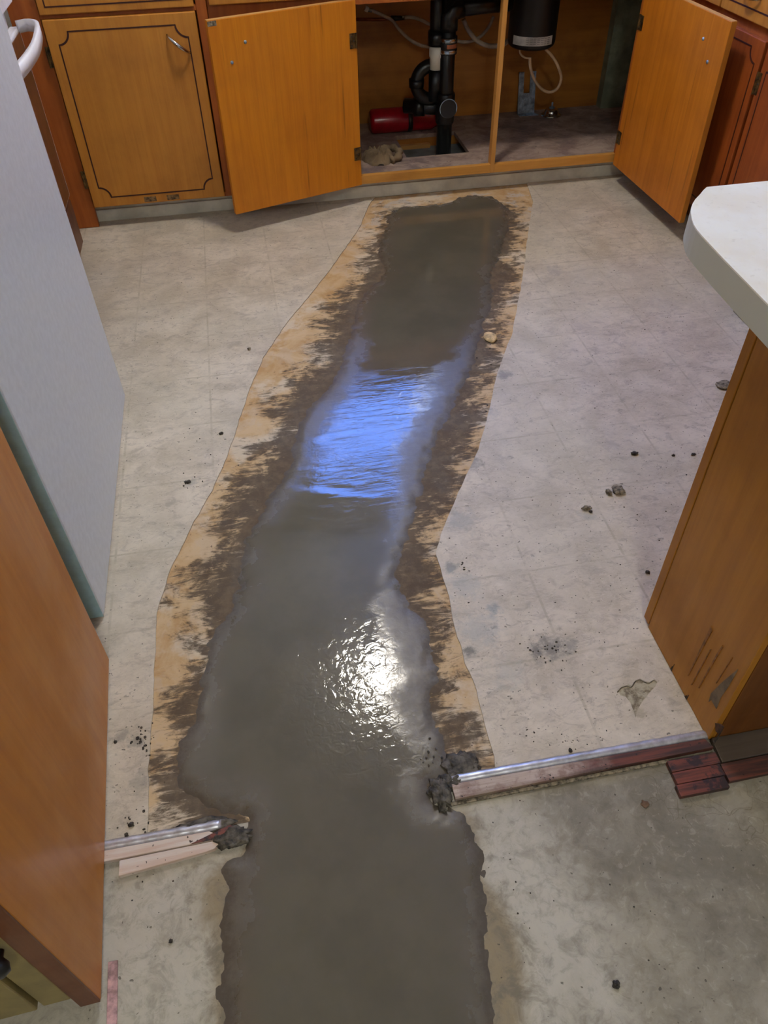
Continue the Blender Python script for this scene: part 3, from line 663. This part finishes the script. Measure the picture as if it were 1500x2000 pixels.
# right door: hinged at x = 1.468, opened square to the room
dr = bpy.data.objects.new('door', None); COL.objects.link(dr); dr.parent = c2
hr = Vector((1.452, 2.93)); fr = Vector((1.466, 2.372)); dv_ = fr - hr; WR = dv_.length
dr.location = (hr.x, hr.y - FACE, .078); dr.rotation_euler = (0, 0, math.atan2(dv_.y, dv_.x))   # local +X runs to the free edge; inner face at -Y looks left
dr['label'] = 'honey wood door opened square, inner face showing on the right'
obj('door_panel', bx(0, 0, 0, WR, TH, HD), M['honey_r'], dr, bevel=.002)
obj('top_edge', bx(.001, .001, HD - .0005, WR - .001, TH - .001, HD + .0008), M['pale_edge'], dr)
obj('free_edge', bx(WR - .0005, .001, .001, WR + .0006, TH - .001, HD - .001), M['amber'], dr)
for z_ in (.105, .49): plate_hinge(dr, .016, z_, s=-1)
for (px, py) in ((1374, 76), (1382, 121)):
    nrm = Vector((math.sin(dr.rotation_euler.z), -math.cos(dr.rotation_euler.z), 0)); P0 = Vector((hr.x, hr.y, .078)); o_ = Vector((0, 0, CAM_H)); r0 = ray(px, py)
    t_ = (P0 - o_).dot(nrm) / r0.dot(nrm); P = o_ + r0 * t_; loc = Matrix.Rotation(-dr.rotation_euler.z, 3, 'Z') @ (P - P0)
    obj('screw', lathe(bmesh.new(), [(.002, -.004), (.0045, -.003), (.0055, 0), (.0055, .001)], 12, (loc.x, 0, loc.z), 'Y'), M['steel'], dr, True)
h_ = obj('handle', bow_handle(.085), M['chrome'], dr, True); h_.location = (WR - .12, TH, .555); h_.rotation_euler = (0, math.radians(40), 0); h_.scale = (1, -1, 1)
g_ = obj('groove_line', groove_mesh(groove_path(WR, HD, .034, .036), 0, .0045), M['groove'], dr); g_.location = (0, TH + .0009, 0)
# worktop over the far cabinets
tag(obj('countertop', bx(-.66, 2.925, .862, 2.04, 3.595, .90), M['lam'], None, bevel=.003), 'white laminate worktop above the far cabinets', 'countertop')

# ------------------------------------------------------------------ RIGHT CABINETS (facing left)
RF = 1.562
c3 = thing('base_cabinet', 'red brown cabinet with shade-tinted grooved doors and honey drawers, behind the open right door', 'cabinet', (RF, 2.95, 0), -math.pi / 2)
# local +X runs toward the viewer (world -Y), local -Y faces left (world -X)
bm = bmesh.new(); box(bm, .0, 0, .088, 1.02, .02, .106); box(bm, 0, 0, .634, 1.02, .02, .668); box(bm, 0, 0, .106, .03, .02, .634); box(bm, .635, 0, .106, .662, .02, .634); box(bm, .99, 0, .106, 1.02, .02, .634); box(bm, 0, 0, .668, 1.02, .02, .86)
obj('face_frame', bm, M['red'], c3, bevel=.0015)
bm = bmesh.new(); box(bm, .0, .02, .088, .016, .45, .86); box(bm, 1.004, .02, .088, 1.02, .45, .86); box(bm, .016, .434, .088, 1.004, .45, .86); box(bm, .016, .02, .088, 1.004, .434, .104)
obj('carcass', bm, M['ply_back'], c3)
bm = bx(0, .06, .0052, 1.02, .075, .088); obj('toe_kick', bm, M['darkwood'], c3)
cd1 = closed_door(c3, .026, .108, .626, .535, M['door_shaded'], inset=.026, notch=.038, th=.017)
cd2 = closed_door(c3, .668, .108, .33, .535, M['door_shaded'], inset=.03, notch=.038, th=.017)
for zz in (.43, .09): plate_hinge(cd2, .006, zz, y=-.0165, w_=.018, h_=.06, s=-1)
closed_door(c3, .02, .672, .335, .15, M['amber'], inset=.022, notch=0, name='drawer_front', th=.017)
d4 = closed_door(c3, .362, .672, .40, .15, M['amber'], inset=.03, notch=0, name='drawer_front', th=.017, handle=(.12, .06, 0, .09))
c4 = thing('base_cabinet', 'low cabinet past the peninsula, only its grey kick board showing', 'cabinet', (1.425, 1.30, 0))
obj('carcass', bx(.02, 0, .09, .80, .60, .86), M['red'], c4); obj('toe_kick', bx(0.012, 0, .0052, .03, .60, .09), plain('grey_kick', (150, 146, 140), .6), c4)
tag(obj('countertop', bx(1.535, 1.91, .862, 2.04, 2.92, .90), M['lam'], None, bevel=.003), 'white laminate worktop above the right drawers', 'countertop')

# ------------------------------------------------------------------ PENINSULA
c5 = thing('peninsula_cabinet', 'brown plywood peninsula cabinet with chipped, water-marked end panel', 'cabinet', (.668, .565, 0))
PW = .272; PH = .758
obj('end_panel', bx(0, 0, .0052, .012, PW - .022, PH), M['pen'], c5, bevel=.001)
obj('corner_stile', bx(-.001, PW - .0205, .012, .02, PW, PH), M['pen'], c5, bevel=.0015)
obj('front_panel', bx(.0125, -.001, .0052, .88, .012, PH), M['penfront'], c5, bevel=.001)
bm = bmesh.new(); box(bm, .02, PW - .016, .0052, .88, PW - .001, PH); box(bm, .868, .012, 0.0052, .88, PW - .016, PH); box(bm, .012, .012, PH - .016, .868, PW - .016, PH); obj('carcass', bm, M['ply_back'], c5)
def on_panel(pts, name, mat, label=None, x=-.0014):
    q = [atX(px, py, .668) for px, py in pts]
    bm = bmesh.new(); a = [bm.verts.new((x, p.y - .565, max(p.z, .006))) for p in q]; b = [bm.verts.new((x + .0016, p.y - .565, max(p.z, .006))) for p in q]
    bm.faces.new(a); bm.faces.new(b[::-1]); m = len(a)
    for i in range(m): bm.faces.new([a[i], a[(i + 1) % m], b[(i + 1) % m], b[i]])
    o = obj(name, bm, mat, c5)
    if label: o['label'] = label
on_panel([(1442, 1307), (1424, 1340), (1408, 1363), (1400, 1384), (1390, 1366), (1385, 1371), (1390, 1354), (1412, 1332)], 'chip', plain('bare_grey_core', (124, 108, 88), .85, var=.1, scale=30), 'grey chip broken out of the veneer')
for q in ([(1318, 1297), (1313, 1306), (1310, 1316), (1313, 1307)], [(1314, 1301), (1309, 1309), (1313, 1308)], [(1346, 1357), (1339, 1365), (1341, 1368)], [(1342, 1358), (1336, 1363), (1339, 1365)],
          [(1412, 1425), (1400, 1446), (1394, 1456), (1397, 1444)]):
    on_panel(q, 'crack', M['mdark'])
wm = plain('water_mark', (140, 88, 24), .5, var=.15, scale=60)
for q in ([(1378, 1247), (1390, 1222), (1392, 1232), (1381, 1252), (1345, 1320), (1343, 1320)], [(1388, 1268), (1390, 1268), (1352, 1338), (1350, 1338)], [(1402, 1275), (1412, 1260), (1413, 1263), (1366, 1344), (1364, 1344)], [(1431, 1283), (1432, 1284), (1400, 1335), (1399, 1334)]):
    on_panel(q, 'water_run', wm, 'darker water run')
on_panel([(1398, 1412), (1408, 1414), (1415, 1420), (1406, 1434), (1399, 1428)], 'scorch', plain('dark_scorch', (74, 46, 30), .7, var=.3, scale=90))
# counter slab with rounded end
TOPZ = .80
edge = [(1380.7, 365), (1374, 371), (1366.7, 380), (1358, 389), (1353, 397), (1350, 405), (1349.4, 414), (1351, 426), (1355, 438), (1361, 448), (1371, 460), (1409, 501), (1466, 559), (1500, 594)]
E = [fl(px, py, TOPZ) for px, py in edge]; d_ = (E[-1] - E[-3]).normalized()
P = [(1.55, E[0].y + .01)] + [(p.x, p.y) for p in E]
yq = .50; last = E[-1] + d_ * ((yq - E[-1].y) / d_.y); P += [(last.x, last.y), (1.55, yq)]
c6 = thing('counter_slab', 'cream white laminate peninsula top with rounded end, on the right', 'countertop', (0, 0, 0))
obj('top_surface', prism(bmesh.new(), P, TOPZ - .002, TOPZ), M['lam'], c6)
obj('edge_band', prism(bmesh.new(), P, TOPZ - .041, TOPZ - .002), M['lamedge'], c6)['label'] = 'grey green edge band with specks'

# ------------------------------------------------------------------ FRIDGE
fr_ = thing('fridge', 'tall white refrigerator on the left between pantry cabinet and range', 'fridge', (-.406, 1.051, LT + .0003)); fr_.rotation_euler = (0, math.radians(-.5), 0)
obj('fridge_body', bx(-.72, .006, .03, -.062, .762, 1.68), M['fridge_side'], fr_, bevel=.006)
obj('fridge_door', bx(-.056, 0, .006, 0, .772, 1.14), [M['fridge']], fr_, bevel=.004)
obj('freezer_door', bx(-.056, 0, 1.15, 0, .772, 1.68), M['fridge'], fr_, bevel=.004)
bm = bmesh.new(); box(bm, -.64, .03, .0066, -.08, .74, .03); obj('base_grille', bm, M['blackm'], fr_)
obj('fridge_side_trim', bx(-.055, -.0012, .006, -.0015, .0, 1.14), M['fridge_side'], fr_)['label'] = 'blue grey door edge'
for z0, z1 in ((.80, 1.10), (1.18, 1.40)):
    obj('handle', tb(spline([(0, .06, z0), (.032, .06, z0 + .03), (.032, .06, z1 - .03), (0, .06, z1)], 6), .009, 10), M['rangew'], fr_, True)

# ------------------------------------------------------------------ RANGE
rg = thing('kitchen_range', 'white kitchen range with brown glass oven door and bowed handle', 'range', (-.590, 1.99, LT + .0003))
obj('range_body', bx(-.62, .0, .06, -.03, .757, .90), M['rangew'], rg, bevel=.004)
bm = bx(-.028, .0, .205, .0, .757, .70); o = obj('oven_door', bm, M['rangew'], rg, bevel=.005)
obj('oven_glass', bx(.0002, .012, .215, .0024, .738, .69), M['ovenb'], o)
hp = [(.0, .03, .705), (.05, .06, .715), (.085, .16, .72), (.10, .36, .72), (.092, .52, .72), (.07, .66, .715), (.035, .725, .71), (.0, .735, .705)]
bm = bmesh.new(); sp_ = spline(hp, 5); rows = []
for i, p in enumerate(sp_):
    t_ = (sp_[min(i + 1, len(sp_) - 1)] - sp_[max(i - 1, 0)]).normalized(); s = Vector((t_.y, -t_.x, 0)).normalized()
    rows.append([bm.verts.new(p + s * u + Vector((0, 0, h))) for u, h in ((-.006, -.018), (.006, -.018), (.006, .012), (-.006, .014))])
for r1, r2 in zip(rows, rows[1:]):
    for k in range(4): bm.faces.new([r1[k], r1[(k + 1) % 4], r2[(k + 1) % 4], r2[k]])
bm.faces.new(rows[0]); bm.faces.new(rows[-1][::-1])
obj('handle', bm, M['rangew'], rg, True)['label'] = 'bowed white handle'
obj('control_panel', bx(-.028, .0, .76, .004, .757, .895), M['rangew'], rg, bevel=.004)
obj('storage_drawer', prism(bmesh.new(), [(-.028, 0), (.0, .0), (.0, .74), (-.018, .757), (-.028, .757)], .05, .195), M['darkwood'], rg)
for yy in (.03, .70): obj('base_rail', bx(-.55, yy, 0, -.08, yy + .03, .06), M['blackm'], rg)
for yy in (.12, .26, .50, .64): obj('knob', lathe(bmesh.new(), [(.018, .004), (.018, .02), (.012, .026)], 16, (0, yy, .83), 'X'), M['blackm'], rg, True)
bm = bmesh.new(); box(bm, -.60, .0, .90, .01, .757, .915); obj('cooktop', bm, M['rangew'], rg, bevel=.004)

# ------------------------------------------------------------------ PANTRY CABINET at the near left
pa = thing('pantry_cabinet', 'tall orange wood pantry cabinet at the near left with cream door', 'cabinet', (-.3585, .3515, .0122), math.atan2(-( -.388 + .3585), .938 - .3515))
PD = .587
obj('side_panel', bx(-.024, 0, .002, 0, PD, 2.0), M['slab'], pa, bevel=.0015)
obj('front_edge', bx(-.027, -.003, .004, -.0005, .0, 2.0), M['darkwood'], pa)['label'] = 'dark brown edge of the side panel'
bm = bmesh.new(); box(bm, -.62, .02, .06, -.026, PD - .002, 1.99); obj('carcass', bm, M['slab'], pa)
obj('stile', bx(-.062, -.004, .05, -.027, .018, 2.0), M['cream'], pa, bevel=.001)
o = obj('door', bx(-.60, -.010, .06, -.066, .014, 1.6), M['cream'], pa, bevel=.002); o['label'] = 'cream painted door'
kp = atY(4, 1872, .335)
kl = Matrix.Rotation(-pa.rotation_euler.z, 3, 'Z') @ (kp - Vector((-.3585, .3515, 0)))
obj('knob', lathe(bmesh.new(), [(.006, -.010), (.006, -.018), (.013, -.024), (.015, -.032), (.010, -.038), (.002, -.040)], 16, (kl.x, 0, kl.z), 'Y'), M['black'], o, True)
obj('base', bx(-.60, .05, .0, -.03, PD - .02, .06), M['darkwood'], pa)

# ------------------------------------------------------------------ UNDER-SINK PLUMBING
pl = thing('drain_pipes', 'black plastic drain stack with trap and white coupling under the sink', 'pipes', (0, 0, 0))
SY = 3.165
sb = atY(866, 296, SY); sx_ = sb.x
obj('stack_pipe', tb([(sx_, SY, .0565), (sx_, SY, .66)], .030, 24), M['black'], pl, True)
zt = atY(874, 210, SY).z
obj('tee_fitting', lathe(bmesh.new(), [(.034, zt - .055), (.037, zt - .05), (.037, zt + .05), (.034, zt + .055)], 24, (sx_, SY, 0)), M['black'], pl, True)
bm = bmesh.new(); tube(bm, [(sx_, SY, zt), (sx_, SY - .052, zt + .012)], .034, 24); cp = obj('cleanout_cap', bm, M['blackm'], pl)
bm = bmesh.new(); R2 = .0335
tube(bm, [(sx_ + R2 * math.cos(a), SY - .0535 + R2 * .2 * math.sin(a) * -1 * 0, zt + .0122 + R2 * math.sin(a)) for a in [2 * math.pi * k / 32 for k in range(33)]], .0016, 6)
obj('bright_rim', bm, plain('rim_blue_grey', (168, 186, 200), .3), cp)
q = atY(800, 216, SY + .10); obj('branch_pipe', tb([(sx_, SY + .02, zt - .005), (q.x - .02, SY + .10, zt - .012)], .028, 20), M['black'], pl, True)
q = atY(812, 214, SY + .09); obj('branch_hub', tb([(q.x - .012, SY + .075, zt - .011), (q.x + .03, SY + .062, zt - .009)], .035, 20), M['black'], pl, True)
# second vertical with the white coupling
TY = SY + .012; tx = atY(851, 150, TY).x; z1 = atY(850, 136, TY).z; z2 = atY(850, 112, TY).z; z3 = atY(850, 90, TY).z; zb = atY(850, 196, TY).z
obj('tail_pipe', tb([(tx, TY, z3 + .002), (tx, TY, .70)], .027, 20), M['black'], pl, True)
obj('tail_hub', tb([(tx - .002, TY, z3 + .003), (tx - .002, TY, z3 + .05)], .031, 20), M['black'], pl, True)
obj('white_coupling', lathe(bmesh.new(), [(.0245, z1), (.0245, z2), (.0275, z2 + .004), (.0275, z3)], 24, (tx, TY, 0)), M['pvc'], pl, True)['label'] = 'white plastic coupling'
obj('trap_riser', tb([(tx, TY, z1 + .002), (tx, TY, zb + .0)], .027, 20), M['black'], pl, True)
tl = atY(813, 160, TY + .02); zc = (atY(840, 128, TY + .02).z + atY(845, 193, TY + .02).z) / 2; rr = (atY(840, 128, TY + .02).z - atY(845, 193, TY + .02).z) / 2
arc = [(tx + .012, TY + .02, zc + rr)] + [(tx - .012 + (tx - .012 - tl.x) * -math.cos(a) , TY + .02, zc + rr * math.sin(a)) for a in [math.pi / 2 - math.pi * k / 20 for k in range(21)]] + [(tx + .01, TY + .02, zc - rr)]
obj('trap_bend', tb(arc, .024, 18), M['black'], pl, True)
obj('trap_collar', tb([(tl.x + .001, TY + .02, zc - .012), (tl.x + .001, TY + .02, zc + .016)], .030, 18), M['black'], pl, True)
# rubber coupling with two bands
k1 = atY(878, 104, SY).z; k2 = atY(878, 70, SY).z
o = obj('rubber_coupling', tb([(sx_ + .002, SY, k1), (sx_ + .002, SY, k2)], .034, 24), M['blackm'], pl, True)
for zz in (k1 + .010, k2 - .010):
    b_ = obj('hose_clamp', lathe(bmesh.new(), [(.0345, -.007), (.0356, -.0065), (.0356, .0065), (.0345, .007)], 24, (sx_ + .002, SY, zz)), M['chrome'], o, True)
    obj('clamp_screw', tb([(sx_ - .018, SY - .036, zz), (sx_ - .002, SY - .038, zz)], .006, 10), M['steel'], b_)
a_ = math.radians(-88)
bm = bmesh.new(); rr_ = .0352; m = 8; rows = []
for k in range(m + 1):
    a = math.radians(-110 + 75 * k / m); rows.append([bm.verts.new((sx_ + .002 + rr_ * math.cos(a), SY + rr_ * math.sin(a), z)) for z in (k1 + .022, k2 - .022)])
for r1, r2 in zip(rows, rows[1:]): bm.faces.new([r1[0], r2[0], r2[1], r1[1]])
obj('coupling_label', bm, M['rubber'], o, True)['label'] = 'orange brown printed label'
# waste arm towards the disposal
zA = atY(905, 20, SY).z
obj('elbow', tb([(sx_, SY, zA - .06), (sx_, SY, zA - .02), (sx_ + .012, SY, zA + .003), (sx_ + .05, SY, zA + .012)], .036, 20), M['black'], pl, True)
qa = atY(1003, 8, SY + .06); obj('waste_arm', tb([(sx_ + .03, SY, zA + .012), (qa.x - .02, SY + .055, qa.z + .011)], .032, 20), M['black'], pl, True)
obj('stack_top', tb([(sx_ + .02, SY + .02, zA), (sx_ + .03, SY + .02, .80)], .045, 20), M['black'], pl, True)

# garbage disposal
DY = 3.22; dc = atY(1042, 88, DY); DRr = .092
gd = thing('garbage_disposal', 'black cylindrical garbage disposal hanging under the sink', 'disposal', (dc.x, DY + .03, dc.z))
obj('motor_housing', lathe(bmesh.new(), [(.05, -.012), (.08, -.008), (DRr - .003, 0), (DRr, .012), (DRr, .17), (DRr + .012, .185), (DRr + .012, .26), (.07, .30), (.05, .34)], 40), M['blackm'], gd, True)
bm = bmesh.new(); rows = []
for k in range(13):
    a = math.radians(-158 + 105 * k / 12); rows.append([bm.verts.new(((DRr + .0008) * math.cos(a), (DRr + .0008) * math.sin(a), z)) for z in (.010, .040)])
for r1, r2 in zip(rows, rows[1:]): bm.faces.new([r1[0], r2[0], r2[1], r1[1]])
lb = obj('rating_label', bm, M['labelw'], gd, True); lb['label'] = 'silver paper rating label'
bm = bmesh.new()
for k in range(4, 11):
    a0 = math.radians(-158 + 105 * k / 12 + 1); a1 = a0 + math.radians(6 + 0.6 * (k % 3)); r_ = DRr + .0013
    for j in range(4):
        z = .016 + j * .006; P4 = [bm.verts.new((r_ * math.cos(a), r_ * math.sin(a), zz)) for a, zz in ((a0, z), (a1, z), (a1, z + .0016), (a0, z + .0016))]; bm.faces.new(P4)
obj('print_lines', bm, M['labeld'], lb)
def Q(px, py, Y=3.26): return atY(px, py, Y)
cb = tag(obj('power_cord', tb(spline([Q(1015, 92), Q(1016, 104), Q(1024, 112), Q(1036, 114)], 6), .0035, 8), M['cable'], None, True), 'short pale cord dropping from the left of the disposal', 'cord')
tag(obj('power_cord', tb(spline([Q(1035, 112), Q(1036, 132), Q(1044, 156), Q(1058, 174), Q(1074, 180), Q(1089, 172), Q(1096, 152), Q(1090, 130), Q(1080, 112), Q(1065, 95)], 6), .0058, 10), M['cable'], None, True), 'looped cream cord hanging below the disposal', 'cord')
# supply tubes along the plywood back
def tubeobj(pts, label, Y=3.44, r=.0065, mat='hose', name='supply_tube'):
    return tag(obj(name, tb(spline([Q(x, y, Y) for x, y in pts], 6), r, 10), M[mat], None, True), label, 'tube')
t1 = tubeobj([(716, 17), (735, 24), (752, 32), (766, 40), (780, 58), (800, 77), (820, 88), (845, 93)], 'long white tube from the left valve sagging behind the pipes', 3.46)
tubeobj([(790, 34), (806, 34), (822, 39), (840, 48)], 'short white tube from the copper line to the black stack', 3.47)
tubeobj([(905, 38), (914, 58), (930, 78), (948, 88), (966, 90), (984, 86), (1000, 72)], 'thick white tube looping behind the centre post', 3.40, .009)
tubeobj([(964, 32), (955, 52), (940, 70), (922, 80), (905, 82), (892, 80)], 'thinner white tube crossing behind the thick loop', 3.48)
cu = thing('copper_line', 'copper pipe with dark valve along the cabinet back', 'pipe', (0, 0, 0))
obj('pipe_run', tb([Q(690, 38, 3.49), Q(745, 38, 3.49), Q(775, 35, 3.49)], .006, 10), M['copper'], cu, True)
obj('valve', tb([Q(764, 36, 3.485), Q(785, 35, 3.485)], [.010, .008], 10), M['blackm'], cu, True)
obj('valve_nut', tb([Q(784, 35, 3.485), Q(792, 34, 3.485)], .008, 6), M['chrome'], cu)
wv = thing('tube_connector', 'small white plastic plug with dark nut at the upper left tube end', 'connector', (0, 0, 0))
obj('plug', tb([Q(713, 16, 3.455), Q(719, 19, 3.455)], .010, 12), M['pvc'], wv); obj('nut', tb([Q(719, 19, 3.455), Q(727, 21, 3.455)], .007, 6), M['chrome'], wv)

# red canister lying down
p0 = fl(724, 250, CF); CR = .048; cy = 3.40
e0 = atY(722, 232, cy); e1 = atY(850, 226, cy)
rc = thing('red_canister', 'red cylinder lying on the cabinet floor behind the pipes', 'canister', (e0.x, cy, CF + CR + .0005))
obj('body', lathe(bmesh.new(), [(.02, 0), (CR - .010, .001), (CR - .003, .006), (CR, .015), (CR, .26), (CR - .01, .285), (.02, .295)], 32, (0, 0, 0), 'X'), M['redp'], rc, True)
obj('black_band', lathe(bmesh.new(), [(CR + .0005, .158), (CR + .002, .159), (CR + .002, .176), (CR + .0005, .177)], 32, (0, 0, 0), 'X'), M['blackm'], rc, True)
obj('nozzle', lathe(bmesh.new(), [(.018, .295), (.016, .315), (.010, .33)], 16, (0, 0, 0), 'X'), M['blackm'], rc, True)

# crumpled rag: a folded cloth, ridges lying over each other
NR = 90; u_ = np.linspace(-1, 1, NR); RX_, RY_ = np.meshgrid(u_, u_)
ww = 0.35 * vnoise(RX_, RY_, 1.6, 21); wv_ = 0.35 * vnoise(RX_, RY_, 1.6, 22)
rid = lambda f, sd, ax, ay: 1 - 2 * np.abs(vnoise((RX_ + ww) * ax, (RY_ + wv_) * ay, f, sd))
hh = 0.5 * rid(1.5, 31, 1, 1.6) ** 2 + 0.32 * rid(2.6, 32, 1.4, .8) ** 2 + 0.16 * rid(4.6, 33, 1, 1) ** 2
rad = np.hypot(RX_, RY_) / (0.92 + 0.28 * vnoise(np.cos(np.arctan2(RY_, RX_)), np.sin(np.arctan2(RY_, RX_)), 2.2, 34))
fall = np.clip(1 - rad ** 3, 0, 1) ** .55
ZR = .004 + (hh - .25 * np.clip(.45 - rid(2.1, 35, 1.2, 1), 0, 1)) * fall * .062
bm = bmesh.new(); rgp = fl(740, 320, CF)
vs = [[bm.verts.new((RX_[i][j] * .066, RY_[i][j] * .058, ZR[i][j] if rad[i][j] < 1 else 0.0005)) for j in range(NR)] for i in range(NR)]
for i in range(NR - 1):
    for j in range(NR - 1):
        if min(rad[i][j], rad[i + 1][j], rad[i][j + 1], rad[i + 1][j + 1]) < 1.0: bm.faces.new([vs[i][j], vs[i][j + 1], vs[i + 1][j + 1], vs[i + 1][j]])
for vv in [q for q in bm.verts if not q.link_faces]: bm.verts.remove(vv)
rag = obj('rag', bm, M['rag'], None, True); rag.location = (rgp.x + .004, rgp.y + .035, CF)
tag(rag, 'crumpled dirty beige rag on the cabinet floor by the hinge', 'rag')
obj('rag_fold', tb(spline([(.03, .03, .03), (.062, .03, .034), (.085, .012, .026), (.078, -.022, .018), (.045, -.045, .014)], 6), [.013 + .004 * math.sin(i * 1.1) for i in range(25)], 12), M['rag'], rag, True)

# slotted steel bracket leaning on the back
bp = fl(1026, 222, CF); bt = Q(1024, 140, 3.528)
bk = thing('steel_bracket', 'slotted galvanised steel bracket leaning on the cabinet back', 'bracket', (bp.x, bp.y, CF))
dzz = bt.z - CF; dyy = 3.526 - bp.y; tilt = -math.atan2(dyy, dzz); HL = math.hypot(dyy, dzz)
bm = bmesh.new(); wB = .038
box(bm, -wB, -.0015, 0, wB, .0015, HL * .5); box(bm, -wB, -.0015, HL * .5, -.014, .0015, HL); box(bm, .014, -.0015, HL * .5, wB, .0015, HL)
box(bm, -wB, -.007, 0, -wB + .003, .0015, HL); box(bm, wB - .003, -.007, 0, wB, .0015, HL)
o = obj('slotted_plate', bm, M['steel'], bk); o.rotation_euler = (tilt, 0, 0)
bm = bmesh.new()
for k in range(5): box(bm, -.025 + k * .011, -.004, HL * .2, -.021 + k * .011, -.0014, HL * .38)
r_ = obj('rib', bm, M['steel'], bk); r_.rotation_euler = (tilt, 0, 0)
obj('foot', prism(bmesh.new(), [(-wB, -.03), (wB + .012, -.034), (wB, .002), (-wB, .002)], .0003, .003), M['steel'], bk)
# chrome basket strainer
sp_ = fl(1079, 228, CF)
st_ = thing('sink_strainer', 'small chrome strainer basket upside down on the cabinet floor', 'strainer', (sp_.x, sp_.y + .02, CF))
obj('basket', lathe(bmesh.new(), [(.044, .0005), (.045, .003), (.034, .006), (.030, .018), (.026, .026), (.012, .030)], 28), M['chrome'], st_, True)
obj('post', lathe(bmesh.new(), [(.012, .029), (.012, .034), (.004, .036), (.004, .052), (.002, .054)], 14), M['steel'], st_, True)

# ------------------------------------------------------------------ MORTAR CRUMBS
CR_ = [((1206, 962), (.014, .016, .006), 'mchip', 'largest flat mortar chip on the linoleum, right one of a pair', 11),
       ((1188, 966), (.007, .010, .005), 'mchip', 'small mortar chip just left of the largest chip', 12),
       ((1145, 997), (.011, .007, .005), 'mchip', 'brownish mortar chip with a crumb, lower left of the pair', 13),
       ((1153, 1003), (.004, .004, .003), 'mdark', 'tiny crumb touching the brownish mortar chip', 14),
       ((1238, 890), (.009, .006, .004), 'mdark', 'dark crumb on linoleum above the pair of chips', 15),
       ((1314, 893), (.0035, .003, .003), 'mdark', 'tiny dark speck left of the peninsula panel edge', 16),
       ((1353, 891), (.006, .004, .003), 'mdark', 'dark crumb nearest the upper peninsula panel edge', 17),
       ((1416, 758), (.024, .020, .005), 'mchip', 'flat grey mortar flake tucked against the peninsula panel below the counter', 18),
       ((1264, 1121), (.005, .004, .003), 'mdark', 'dark crumb left of the peninsula panel low corner', 19),
       ((258, 1614), (.005, .004, .003), 'mdark', 'dark crumb above the left metal strip', 20),
       ((249, 1634), (.003, .004, .003), 'mdark', 'small crumb touching distance above the left metal strip', 21),
       ((227, 1452), (.003, .003, .002), 'mdark', 'crumb on linoleum beside the pantry cabinet', 22),
       ((433, 850), (.006, .005, .003), 'mdark', 'dark crumb on the tan cut edge left of the mortar', 23),
       ((368, 945), (.008, .005, .003), 'mdark', 'crumb on linoleum left of the cut, near the fridge', 24),
       ((1113, 1469), (.003, .004, .003), 'mdark', 'crumb right above the long metal strip', 25),
       ((1203, 1924), (.005, .005, .004), 'mdark', 'dark crumb on the bare concrete at the lower right', 26),
       ((334, 1839), (.003, .003, .003), 'mdark', 'dark crumb on bare concrete left of the mortar', 27),
       ((1259, 1571), (.006, .006, .002), 'brownspot', 'rusty spot of grit on the concrete below the long board', 28),
       ((487, 685), (.005, .006, .003), 'mchip', 'grey crumb on the tan strip beside the upper mortar', 29),
       ((1300, 1172), (.002, .002, .002), 'mdark', 'speck beside the peninsula stile foot', 30)]
for (px, py), s, m_, lb_, sd in CR_:
    kit = py < 1530 or (px < 480 and py < 1650)
    p = fl(px, py); o = lump('mortar_crumb', (p.x, p.y, LT + .0001 if kit else .0003), s, M[m_], None, sd, .45, 3, 1.6); tag(o, lb_, 'crumb', 'mortar crumbs on the floor')
# fine grit that nobody could count
bm = bmesh.new()
def grit(cx, cy, sx, sy, nn_, smin, smax):
    for k in range(nn_):
        x, y = random.gauss(cx, sx), random.gauss(cy, sy); p = fl(x, y); r = random.uniform(smin, smax)
        if not (-.6 < p.x < 1.5 and -.3 < p.y < 2.9): continue
        z = LT if p.y > THR + .01 else .0003
        q = bmesh.ops.create_icosphere(bm, subdivisions=1, radius=r, matrix=Matrix.Translation((p.x, p.y, z + r * .3)) @ Matrix.Diagonal((random.uniform(.7, 1.5), random.uniform(.7, 1.5), .6, 1)))
for a in ((275, 1445, 14, 18, 26, .0008, .003), (370, 948, 10, 8, 10, .001, .003), (1070, 1275, 30, 14, 30, .0007, .0022), (1250, 930, 90, 60, 26, .0006, .0018), (1150, 1150, 90, 120, 40, .0006, .0016),
          (260, 1600, 25, 30, 16, .0007, .0025), (900, 1120, 12, 30, 14, .0008, .0022), (1100, 1450, 110, 12, 30, .0006, .0016), (420, 860, 30, 60, 16, .0007, .002), (1100, 1750, 140, 100, 30, .0006, .0015),
          (860, 1500, 20, 30, 16, .001, .0025), (290, 1760, 40, 60, 12, .0006, .0016), (1180, 640, 80, 70, 16, .0007, .002), (950, 740, 12, 40, 10, .001, .003)): grit(*a)
tag(obj('mortar_grit', bm, M['mdark']), 'fine dark mortar grit scattered over the linoleum', 'grit', None, 'stuff')
